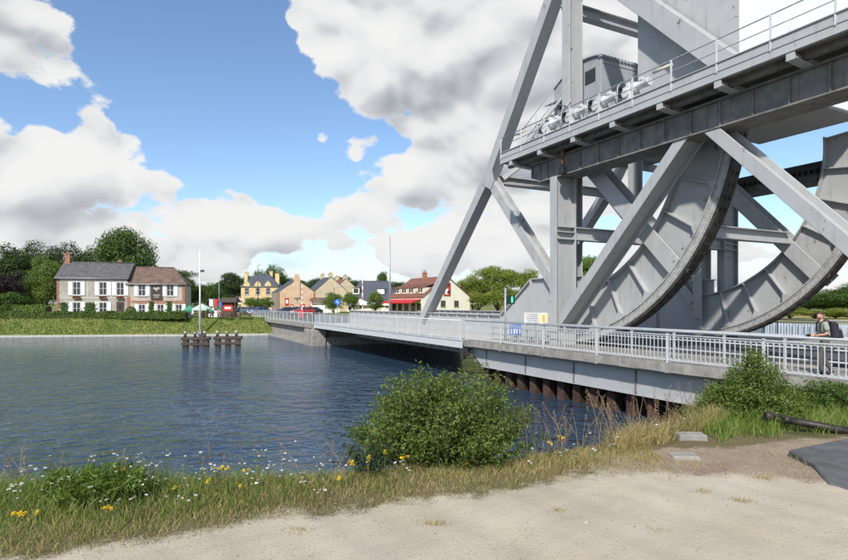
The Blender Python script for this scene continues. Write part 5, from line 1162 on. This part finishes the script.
for pxx, Z, rz, col, lab in ((237, 112, 1.2, (.45, .46, .47), 'silver car parked right of the kiosk'), (247, 115, 1.25, (.35, .33, .28), 'beige car left of the blue ones'), (259, 104, .95, (.09, .17, .32), 'blue car heading for the bridge'), (286, 108, .5, (.03, .04, .06), 'dark car parked in front of the peach gable'), (296, 116, .5, (.10, .14, .20), 'blue-grey car behind the dark car by the peach gable'), (303, 104, .55, (.40, .04, .04), 'red car beside the peach gable'), (311, 106, .55, (.02, .025, .03), 'black car right of the red car')):
    c_ = make_car(car_paint('car_paint', col)); c_.location = ((pxx - 424) * Z / F_PX, Z, DK + .02); c_.rotation_euler = (0, 0, rz + math.pi / 2 * 0); tag(c_, lab, 'car', 'cars parked across the bridge')

# ------------------------------------------------------------------ near bank: bushes, grass, flowers
def gz(x, y): return float(near_h(np.array([x]), np.array([y]))[0])
def bush(name, label, X, Y, width, height, nst, lpst, leaf, mat_, depth=None, upright=.5, cat='bush', z=None, thick=.011, aspect=.36, pw=2.6):
    z = gz(X, Y) if z is None else z; root = thing(name, label, cat, (X, Y, z - .03)); depth = depth or width
    mb = MB(); C, Nn = [], []
    for i in range(nst):
        az_ = rng.uniform(0, 6.283); out = rng.uniform(0, 1) ** .6
        ex, ey = math.cos(az_) * out * width / 2, math.sin(az_) * out * depth / 2
        lob = 1 + .10 * math.sin(3 * az_ + X * 5) + .08 * math.sin(5 * az_ + 1 + Y); ex *= lob; ey *= lob; top = height * (1 - out ** pw * (1 - upright)) * rng.uniform(.66, 1.0) * (1 + .09 * math.sin(4 * az_ + 2) * out) * (1.1 if rng.random() < .07 else 1)
        bx_, by_ = ex * .22, ey * .22
        gl = gz(X + ex, Y + ey) - z
        p = [np.array([bx_, by_, 0.0]), np.array([bx_ + (ex - bx_) * .45, by_ + (ey - by_) * .45, top * .48]), np.array([ex * .9, ey * .9, top * .8]), np.array([ex + rng.normal() * .04, ey + rng.normal() * .04, max(top + min(gl, 0) * .35 * out, .1)])]
        mb.tube([tuple(q) for q in p], [thick, thick * .8, thick * .5, thick * .2], 4, False)
        nl = int(lpst * rng.uniform(.7, 1.3)); t = rng.uniform(.12, 1, nl) ** .75 * 2.999; k = t.astype(int); f = (t - k)[:, None]; pp = np.array(p)
        c = pp[k] * (1 - f) + pp[k + 1] * f
        sp = .05 * (width / 1.6); c = c + rng.normal(size=(nl, 3)) * np.array([sp, sp, sp * .6])
        C.append(c); v_ = rand_unit(nl) + np.array([0, 0, .55]) + c * np.array([.5, .5, 0]) / width; Nn.append(v_ / np.linalg.norm(v_, axis=1, keepdims=True))
    C = np.concatenate(C); Nn = np.concatenate(Nn); nn_ = len(C)
    link('leaves', quads_mesh('leaves', leaf_quads(C, Nn, leaf * rng.uniform(.6, 1.3, nn_), leaf * aspect * rng.uniform(.8, 1.25, nn_))), mat_, root)
    mb.build('stems', M['bark'], root)
    return root
bush('bush', 'large leafy green bush on the bank edge in front of the water', .17, 6.15, 2.0, 1.26, 260, 105, .05, LEAF['bush'], 1.3, .50, pw=4.2)
bush('bush', 'upright willow bush in front of the approach deck railing', 4.92, 8.4, 1.85, 1.2, 200, 115, .052, LEAF['bush'], 1.3, .12, pw=1.15)
bush('bush', 'low green bush at the right edge beneath the walking man', 6.5, 9.2, 1.5, .62, 110, 90, .055, LEAF['mid'], 1.2, .6)
bush('bush', 'low green bush between the willow bush and the gun barrel', 5.75, 9.0, 1.0, .55, 70, 80, .055, LEAF['bush'], .9, .6)
bush('weed_clump', 'dense green weed clump at the left end of the bank', -2.75, 4.75, .95, .34, 190, 26, .09, LEAF['light'], .7, .7, 'weeds', thick=.003, aspect=.13)
bush('weed_clump', 'bramble clump left of the large bush', -.55, 5.55, .55, .42, 40, 30, .04, LEAF['dark'], .5, .7, 'weeds', thick=.003)

# grass
def bank_samples(n, x0, x1, lo, hi):
    X = rng.uniform(x0, x1, n); a = interp(PATHE, X) + lo; b = interp(CREST, np.clip(X, -60, 7)) + hi
    t = rng.random(n); Y = a + (b - a) * t; return X, Y, t
Xg, Yg, tg = bank_samples(80000, -5.2, 2.6, -.10, .75)
keep = rng.random(len(Xg)) < np.clip(.25 + 1.6 * tg, 0, 1) * (.55 + .45 * (vnoise(Xg, Yg, 2.2, 4) > -.35)); Xg, Yg, tg = Xg[keep], Yg[keep], tg[keep]
lush = np.clip((-.2 - Xg) / 2.2, 0, 1)
Hg = rng.uniform(.05, .24, len(Xg)) * (.22 + 1.05 * tg) * (.62 + .62 * lush)
P = np.stack([Xg, Yg, near_h(Xg, Yg) - .01], 1); dry = rng.random(len(Xg)) < (.86 - .70 * lush * np.clip(tg * 2.2, 0, 1))
grass('bank_grass', 'green grass along the bank edge between path and water', P[~dry], Hg[~dry], .0065, GR, .42)
grass('dry_grass', 'straw coloured dry grass fringing the sandy path', P[dry], Hg[dry] * .9, .0055, GD, .5)
n = 26000; Xq = rng.uniform(3.0, 9.5, n); Yq = rng.uniform(6.7, 11.5, n); k_ = ~((abs(Xq - 3.36) < .3) & (Yq < 7.25)) & (Yq > 6.8 + .25 * np.clip(Xq - 3, 0, 4) + .25 * vnoise(Xq, Yq, 2, 1)); Xq, Yq = Xq[k_], Yq[k_]
P = np.stack([Xq, Yq, near_h(Xq, Yq) - .01], 1); grass('verge_grass', 'green grass between the bare earth and the bridge deck', P, rng.uniform(.08, .30, len(P)), .009, GR, .4)
n = 7000; Xq = rng.uniform(2.2, 5.2, n); Yq = interp(CREST, Xq) + rng.uniform(-.30, .5, n); k_ = ~((abs(Xq - 3.36) < .3) & (Yq < 7.2)); Xq, Yq = Xq[k_], Yq[k_]; n = len(Xq); P = np.stack([Xq, Yq, near_h(Xq, Yq) - .01], 1); grass('edge_grass', 'long mixed grass on the bank edge left of the willow bush', P, rng.uniform(.1, .34, n), .007, GD, .45)
n = 900; Xq = rng.uniform(1.7, 4.6, n); Yq = rng.uniform(5.4, 6.4, n); k_ = vnoise(Xq, Yq, 3.1, 2) > .25; P = np.stack([Xq[k_], Yq[k_], near_h(Xq[k_], Yq[k_]) - .01], 1)
grass('tuft_grass', 'sparse dry tufts on the bare earth', P, rng.uniform(.03, .10, len(P)), .006, GD, .5)

M['stem_green'] = mat('flower_stem', (.10, .13, .04), .8); M['petal_white'] = mat('white_petals', (.66, .64, .58), .8, .15, 30.); M['petal_yellow'] = mat('yellow_petals', (.78, .55, .02), .7, .15, 30.)
M['dry_stem'] = mat('dry_stem', (.24, .17, .09), .9, .3, 20.); M['seed'] = mat('dry_seed_head', (.26, .185, .11), .9, .4, 30.)
def head_quads(n, c, r, flat):
    u_ = rand_unit(n) * np.array([r, r, r * flat]) * rng.uniform(.5, 1, n)[:, None] + np.array(c); N_ = rand_unit(n) * .6 + np.array([0, -.3, .8]); N_ /= np.linalg.norm(N_, axis=1, keepdims=True)
    return leaf_quads(u_, N_, r * .55, r * .5)
def head_mesh(kind):
    Q = head_quads(34, (0, 0, 0), 1., .38 if kind == 'white' else .75)
    if kind == 'dry': Q = np.concatenate([head_quads(6, (0, 0, z), .42, 1.2) * 1. for z in np.linspace(-4.5, .2, 12)])
    me = quads_mesh('flower_head', Q); me.materials.append(M[{'white': 'petal_white', 'yellow': 'petal_yellow', 'dry': 'seed'}[kind]]); return me
HEADS = {(k, i): head_mesh(k) for k in ('white', 'yellow', 'dry') for i in range(3)}
def flower(kind, pxx, pyy, Z, label, group, name, cat='flower'):
    X = (pxx - 424) * Z / F_PX; zg = gz(X, Z); top = EYE + (HORIZON - pyy) * Z / F_PX; H = max(top - zg, .1)
    o = thing(name, label, cat, (X, Z, zg - .01), random.uniform(0, 6.28), group)
    nh = {'white': random.choice((1, 1, 2, 3)), 'yellow': random.choice((2, 3, 4, 5)), 'dry': 1}[kind]; mb = MB(); hs = []
    for i in range(nh):
        sp = {'white': .05, 'yellow': .035, 'dry': .10}[kind] * H / .4; x, y = random.gauss(0, sp), random.gauss(0, sp); z = H * (1 - (.16 * random.random() if i else 0))
        mb.tube([(0, 0, 0), (x * .35, y * .35, H * .55), (x, y, z)], [.0028, .0024, .0016] if kind != 'dry' else [.004, .0035, .002], 4, False); hs.append((x, y, z))
    mb.build('stem', M['dry_stem' if kind == 'dry' else 'stem_green'], o)
    for x, y, z in hs:
        h_ = link('seed_head' if kind == 'dry' else 'flower_head', HEADS[(kind, random.randint(0, 2))], None, o); h_.location = (x, y, z); r_ = {'white': random.uniform(.007, .016), 'yellow': random.uniform(.011, .02), 'dry': random.uniform(.032, .055)}[kind]
        h_.scale = (r_, r_, r_ if kind != 'dry' else r_ * 1.2); h_.rotation_euler = (random.uniform(-.3, .3), random.uniform(-.3, .3), random.uniform(0, 6.28))
    return o
def crestZ(xp):
    Z = 5.0
    for _ in range(6): Z = float(interp(CREST, (xp - 424) * Z / F_PX))
    return Z
for xp, yp in [(122, 467), (140, 466), (95, 472), (103, 507), (110, 505), (117, 492), (118, 490), (24, 519), (38, 525), (22, 541), (14, 553), (15, 543), (214, 468), (220, 466), (209, 478), (227, 466), (250, 468), (240, 484), (175, 490), (351, 460), (404, 455), (500, 478), (339, 476), (352, 474), (466, 470), (385, 449), (368, 456), (548, 441), (560, 436)]:
    Z = min(crestZ(xp) - .1, 4.9 if yp < 500 else 4.3) if xp < 300 else crestZ(xp) - random.uniform(.1, .35)
    flower('yellow', xp, yp, Z, 'yellow ragwort in flower on the grassy bank', 'yellow flowers on the bank', 'ragwort')
for i in range(150):
    xp = random.uniform(2, 345) if i < 118 else random.uniform(345, 700); Zc = crestZ(xp); Z = Zc - random.uniform(-.15, .75)
    X = (xp - 424) * Z / F_PX; hh = random.uniform(.14, .40) * (1 if xp < 300 else .7); yp = HORIZON - (gz(X, Z) + hh - EYE) * F_PX / Z
    flower('white', xp, yp, Z, 'white yarrow in flower on the grassy bank', 'white flowers on the bank', 'yarrow')
for i in range(70):
    xp = random.choice([random.uniform(528, 700)] * 3 + [random.uniform(0, 350)]); Z = crestZ(xp) + random.uniform(-.25, .25); X = (xp - 424) * Z / F_PX
    hh = random.uniform(.30, .72) if xp > 500 else random.uniform(.25, .45); yp = HORIZON - (gz(X, Z) + hh - EYE) * F_PX / Z
    flower('dry', xp, yp, Z, 'dry brown dock stalk on the bank edge', 'dry stalks on the bank', 'dock_stalk', 'weed')

# loose concrete blocks, dark slab
def block(label, x, y, w_, d_, h_, rz, m='concrete'):
    o = thing('concrete_block', label, 'block', (x, y, gz(x, y)), rz, 'concrete blocks on the bank')
    mb = MB(); mb.hexa([(-w_ / 2, -d_ / 2, -.05), (w_ / 2, -d_ / 2, -.05), (w_ / 2, d_ / 2, -.05), (-w_ / 2, d_ / 2, -.05), (-w_ / 2 + .01, -d_ / 2 + .01, h_), (w_ / 2 - .015, -d_ / 2 + .01, h_ * .94), (w_ / 2 - .01, d_ / 2 - .01, h_), (-w_ / 2 + .01, d_ / 2, h_ * .97)]); mb.build('block', M[m], o, .012)
block('grey concrete block beside the weeds, the one nearer the water', 3.36, 7.05, .36, .2, .075, -.05); block('flat pale concrete block lying nearer the path', 2.87, 6.18, .30, .2, .035, -.12)
sl = MB(); poly = [px(788, 455, 6.35), px(813, 467, 5.85), px(828, 487, 5.2), px(905, 505, 4.75), px(985, 492, 5.1), px(985, 440, 7.2), px(862, 441, 7.05)]
poly = [Vector((p_.x, p_.y, .03 + .012 * (p_.y - 5))) for p_ in poly]; sl.prism([p_ - Vector((0, 0, .10)) for p_ in poly], (0, 0, .10)); slo = sl.build('emplacement_slab', M['dark_slab'], None, .015); tag(slo, 'dark grey concrete slab at the right edge of the sandy path', 'slab')

# gun
gun = thing('anti_tank_gun', 'dark rusty gun barrel pointing left over the bank', 'gun', px(930, 450, 7.2))
def gl(x, y, Z): return px(x, y, Z) - gun.location
m0_, m1_ = gl(764.5, 415.5, 7.5), gl(930, 447, 7.2); ax = (m1_ - m0_).normalized()
def along(t): return m0_ + ax * t
Lb = (m1_ - m0_).length
mb = MB(); mb.tube([along(.30), along(.9), along(1.4), along(Lb)], [.048, .055, .064, .085], 16); mb.build('barrel', M['gun'], gun)
# muzzle brake: flared ring, slotted body
mb = MB(); mb.tube([along(-.0), along(.03), along(.06), along(.10), along(.11)], [.050, .062, .062, .050, .044], 16); sd = ax.cross(UP).normalized(); up_ = sd.cross(ax)
for k in range(4):
    r_d = sd * math.cos(math.pi / 4 + k * math.pi / 2) + up_ * math.sin(math.pi / 4 + k * math.pi / 2); mb.bar(along(.10) + r_d * .045, along(.24) + r_d * .047, .03, .016, tuple(r_d))
mb.tube([along(.23), along(.25), along(.29), along(.31)], [.046, .058, .058, .048], 16); mb.build('muzzle_brake', M['gun'], gun)
mb = MB(); mb.tube([along(.0), along(.12)], .03, 12); mb.build('bore', M['black'], gun)
mb = MB(); mb.bar(along(Lb - .15), along(Lb + .9), .28, .3); mb.build('cradle', M['gun'], gun, .03)
mb = MB(); mb.tube([along(Lb + .3) + Vector((0, 0, -1.2)), along(Lb + .3)], [.28, .18], 14); mb.build('pedestal', M['gun'], gun)

# ------------------------------------------------------------------ the walking man
def skin_body(name, joints, edges, radii, mat_, parent, sub=2, root_i=0):
    me = bpy.data.meshes.new(name); me.from_pydata(joints, edges, []); o = link(name, me, mat_, parent)
    sk = o.modifiers.new('skin', 'SKIN'); sk.use_smooth_shade = True
    for v_, r_ in zip(me.skin_vertices[0].data, radii): v_.radius = (r_, r_) if not isinstance(r_, tuple) else r_
    me.skin_vertices[0].data[root_i].use_root = True
    ss = o.modifiers.new('subsurf', 'SUBSURF'); ss.levels = ss.render_levels = sub
    return o
M['tshirt'] = mat('sage_tshirt', (.30, .32, .27), .9, .1, 8.); M['trousers'] = mat('grey_brown_trousers', (.095, .085, .075), .9, .12, 8.)
M['hair'] = mat('brown_hair', (.07, .04, .025), .8, .3, 30.); M['pack'] = mat('dark_backpack', (.022, .022, .030), .7, .3, 8.); M['pack2'] = mat('purple_backpack_trim', (.06, .035, .07), .7, .2, 8.)
mpos = B(9.15, 17.5, -2.04); MRZ = math.pi - R(14)
man = thing('person', 'man in sage t-shirt and dark trousers with backpack walking on the footway', 'person', mpos, MRZ)
# local frame: x = his left... he faces +x after rotation (towards the left of the picture)
J = [(0, 0, .93), (.01, 0, 1.12), (.05, 0, 1.38), (.07, 0, 1.47),            # pelvis, waist, chest, neck base
     (.02, .09, .90), (.16, .10, .50), (.10, .10, .09), (.26, .10, .05),      # left leg
     (-.02, -.09, .90), (.02, -.10, .50), (-.22, -.10, .12), (-.08, -.10, .05)] # right leg
Eg = [(0, 1), (1, 2), (2, 3), (0, 4), (4, 5), (5, 6), (6, 7), (0, 8), (8, 9), (9, 10), (10, 11)]
body = skin_body('trousers', [J[i] for i in (0, 4, 5, 6, 8, 9, 10)] + [(0, 0, 1.03)], [(0, 1), (1, 2), (2, 3), (0, 4), (4, 5), (5, 6), (0, 7)], [(.13, .15), .105, .075, .062, .105, .075, .062, (.12, .15)], M['trousers'], man)
skin_body('shirt', [(0, 0, .98), (.01, 0, 1.15), (.04, 0, 1.36), (.06, 0, 1.46), (.05, .19, 1.41), (.03, .24, 1.20), (.05, -.19, 1.41), (.06, -.24, 1.20)], [(0, 1), (1, 2), (2, 3), (2, 4), (4, 5), (2, 6), (6, 7)], [(.13, .165), (.125, .16), (.125, .17), .07, .075, .068, .075, .068], M['tshirt'], man)
# arms: forearms brought forward holding a small camera
for sg in (-1, 1):
    sh = (.04, sg * .24, 1.20); el_ = (.05, sg * .245, 1.13); wr = (.27, sg * .10, 1.08)
    skin_body('arm', [sh, el_, wr], [(0, 1), (1, 2)], [.045, .043, .03], SKIN, man, 1)
    pal = Vector((.31, sg * .07, 1.08))
    hj = [wr, tuple(pal)]; he = [(0, 1)]; hr = [.028, .036]
    for k in range(4):
        b0_ = pal + Vector((.03, -sg * .012, .03 - k * .02)); m_ = b0_ + Vector((.035, -sg * .012, .0)); e_ = m_ + Vector((.012 - .004 * abs(k - 1), -sg * .03, -.006)); i0 = len(hj)
        hj += [tuple(b0_), tuple(m_), tuple(e_)]; he += [(1, i0), (i0, i0 + 1), (i0 + 1, i0 + 2)]; hr += [.011, .0095, .008]
    i0 = len(hj); hj += [tuple(pal + Vector((-.005, -sg * .035, .025))), tuple(pal + Vector((.025, -sg * .055, .032)))]; he += [(1, i0), (i0, i0 + 1)]; hr += [.011, .009]
    skin_body('hand', hj, he, hr, SKIN, man, 1)
# head, turned towards the camera side
hd = MB(); cx0, cy0, cz0 = .10, .0, 1.62
nseg, nring = 16, 12; Vh = []
for i in range(nring + 1):
    ph = math.pi * i / nring
    for k in range(nseg):
        th = 2 * math.pi * k / nseg; x_ = math.sin(ph) * math.cos(th); y_ = math.sin(ph) * math.sin(th); z_ = math.cos(ph)
        jaw = 1 - .22 * max(0, -z_) ** 1.3
        fx = .098 * x_ * (1.05 if x_ > 0 else 1) * jaw + (.012 * max(0, -z_) if x_ > 0 else 0); fy = .077 * y_ * jaw; fz = .122 * z_
        if x_ > .9 and -.35 < z_ < .1: fx += .02
        Vh.append((fx, fy, fz))
hd.add(Vh, [(i * nseg + k, i * nseg + (k + 1) % nseg, (i + 1) * nseg + (k + 1) % nseg, (i + 1) * nseg + k) for i in range(nring) for k in range(nseg)], True)
hd.add([(.095, -.014, .01), (.095, .014, .01), (.128, 0, -.03), (.098, -.018, -.036), (.098, .018, -.036)], [(0, 2, 1), (0, 3, 2), (1, 2, 4), (3, 4, 2)])     # nose
for sg in (-1, 1): hd.tube([(.0, sg * .076, -.01), (-.012, sg * .086, .012), (-.012, sg * .086, -.02)], [.012, .02, .01], 8)
hd.tube([(-.01, 0, -.09), (-.03, 0, -.2)], .055, 10)
ho = hd.build('head', SKIN, man); ho.location = (cx0, cy0, cz0); ho.rotation_euler = (0, R(4), R(42))
fm = MB()
for sg in (-1, 1): fm.tube([(.088, sg * .032, .012), (.096, sg * .032, .012)], .012, 8)
fm.box(.086, .101, -.024, .024, -.066, -.058); fm.build('eyes_and_mouth', M['hair'], ho)
hm = MB(); Vr = []
for i in range(7):
    ph = R(78) * i / 6
    for k in range(nseg):
        th = 2 * math.pi * k / nseg; back = .5 - .5 * math.cos(th); ph2 = ph * (.80 + .62 * back)
        x_ = math.sin(ph2) * math.cos(th); y_ = math.sin(ph2) * math.sin(th); Vr.append((.106 * x_, .085 * y_, .13 * math.cos(ph2)))
hm.add(Vr, [(i * nseg + k, i * nseg + (k + 1) % nseg, (i + 1) * nseg + (k + 1) % nseg, (i + 1) * nseg + k) for i in range(6) for k in range(nseg)], True); hm.build('hair', M['hair'], ho)
for (ax_, ay_) in ((.10, .10), (-.22, -.10)):
    lift = 0 if ax_ > 0 else .03
    skin_body('shoe', [(ax_ - .05, ay_, .06 + lift), (ax_ + .05, ay_, .055 + lift), (ax_ + .16, ay_, .04)], [(0, 1), (1, 2)], [.05, .052, .04], M['black'], man, 1)
bk = thing('backpack', 'dark backpack with purple trim worn by the walking man', 'backpack', mpos, MRZ)
mb = MB()
for sx, sy, zz in ((1, 1, 0),):
    mb.hexa([(-.36, -.15, 1.0), (-.13, -.17, .98), (-.13, .17, .98), (-.36, .15, 1.0), (-.28, -.13, 1.46), (-.10, -.14, 1.47), (-.10, .14, 1.47), (-.28, .13, 1.46)])
mb.build('pack_body', M['pack'], bk, .05); mb = MB(); mb.hexa([(-.43, -.11, 1.03), (-.355, -.12, 1.02), (-.355, .12, 1.02), (-.43, .11, 1.03), (-.38, -.10, 1.25), (-.32, -.11, 1.27), (-.32, .11, 1.27), (-.38, .10, 1.25)]); mb.build('front_pocket', M['pack2'], bk, .03)
for sg in (-1, 1): mb = MB(); mb.tube([(-.11, sg * .12, 1.44), (.02, sg * .13, 1.53), (.16, sg * .12, 1.42), (.15, sg * .13, 1.2), (-.10, sg * .17, 1.04)], .018, 6); mb.build('strap', M['pack'], bk)
cmr = thing('camera_in_hand', 'small dark camera held in the walking man\'s hands', 'camera', mpos, MRZ); mb = MB(); mb.box(.34, .40, -.06, .06, 1.05, 1.12); mb.build('camera_body', M['black'], cmr, .01); mb = MB(); mb.tube([(.40, 0, 1.085), (.45, 0, 1.085)], .03, 10); mb.build('lens', M['black'], cmr)

for o_ in (man, bk, cmr): o_.scale = (1.05, 1.05, 1.05)

# loose stones on the path
nst = 1500; Xp = rng.uniform(-3.5, 6.0, nst); Yp = rng.uniform(2.9, 6.4, nst); k_ = (Yp < interp(PATHE, Xp) + .6); Xp, Yp = Xp[k_], Yp[k_]; nst = len(Xp); rp = rng.uniform(.004, .013, nst) * np.where(rng.random(nst) < .03, 2.0, .8)
oc = np.array([[1, 0, 0], [0, 1, 0], [-1, 0, 0], [0, -1, 0], [0, 0, .7], [.6, .6, .35]]); Vp = oc[None] * rp[:, None, None] * rng.uniform(.7, 1.3, (nst, 6, 3)); Vp += np.stack([Xp, Yp, near_h(Xp, Yp) + .001], 1)[:, None, :]
fp = np.array([[0, 1, 5, 4], [1, 2, 4, 5], [2, 3, 4, 4], [3, 0, 4, 4]]); fl3 = np.array([[0, 1, 5], [0, 5, 4], [1, 4, 5], [1, 2, 4], [2, 3, 4], [3, 0, 4]])
tag(link('loose_stones', mesh_np('loose_stones', Vp.reshape(-1, 3), (np.arange(nst)[:, None, None] * 6 + fl3[None]).reshape(-1, 3), 3), mat('path_stone', (.36, .31, .25), .9, .4, 20.)), 'small loose stones scattered over the sandy path', 'stones', kind='stuff')

for k, (xp, yp, n_) in enumerate([(436, 524, 70), (560, 512, 30), (300, 530, 40), (655, 530, 24), (742, 500, 60), (700, 492, 50), (765, 478, 70)]):
    Z = 1.7 * F_PX / (yp - HORIZON); X = (xp - 424) * Z / F_PX; P = np.stack([X + rng.normal(size=n_) * .05, Z + rng.normal(size=n_) * .03, np.zeros(n_)], 1); P[:, 2] = near_h(P[:, 0], P[:, 1]) - .005
    grass('tuft_grass', 'small tuft of dry grass growing out of the sandy path', P, rng.uniform(.02, .06, n_), .005, GD, .8)
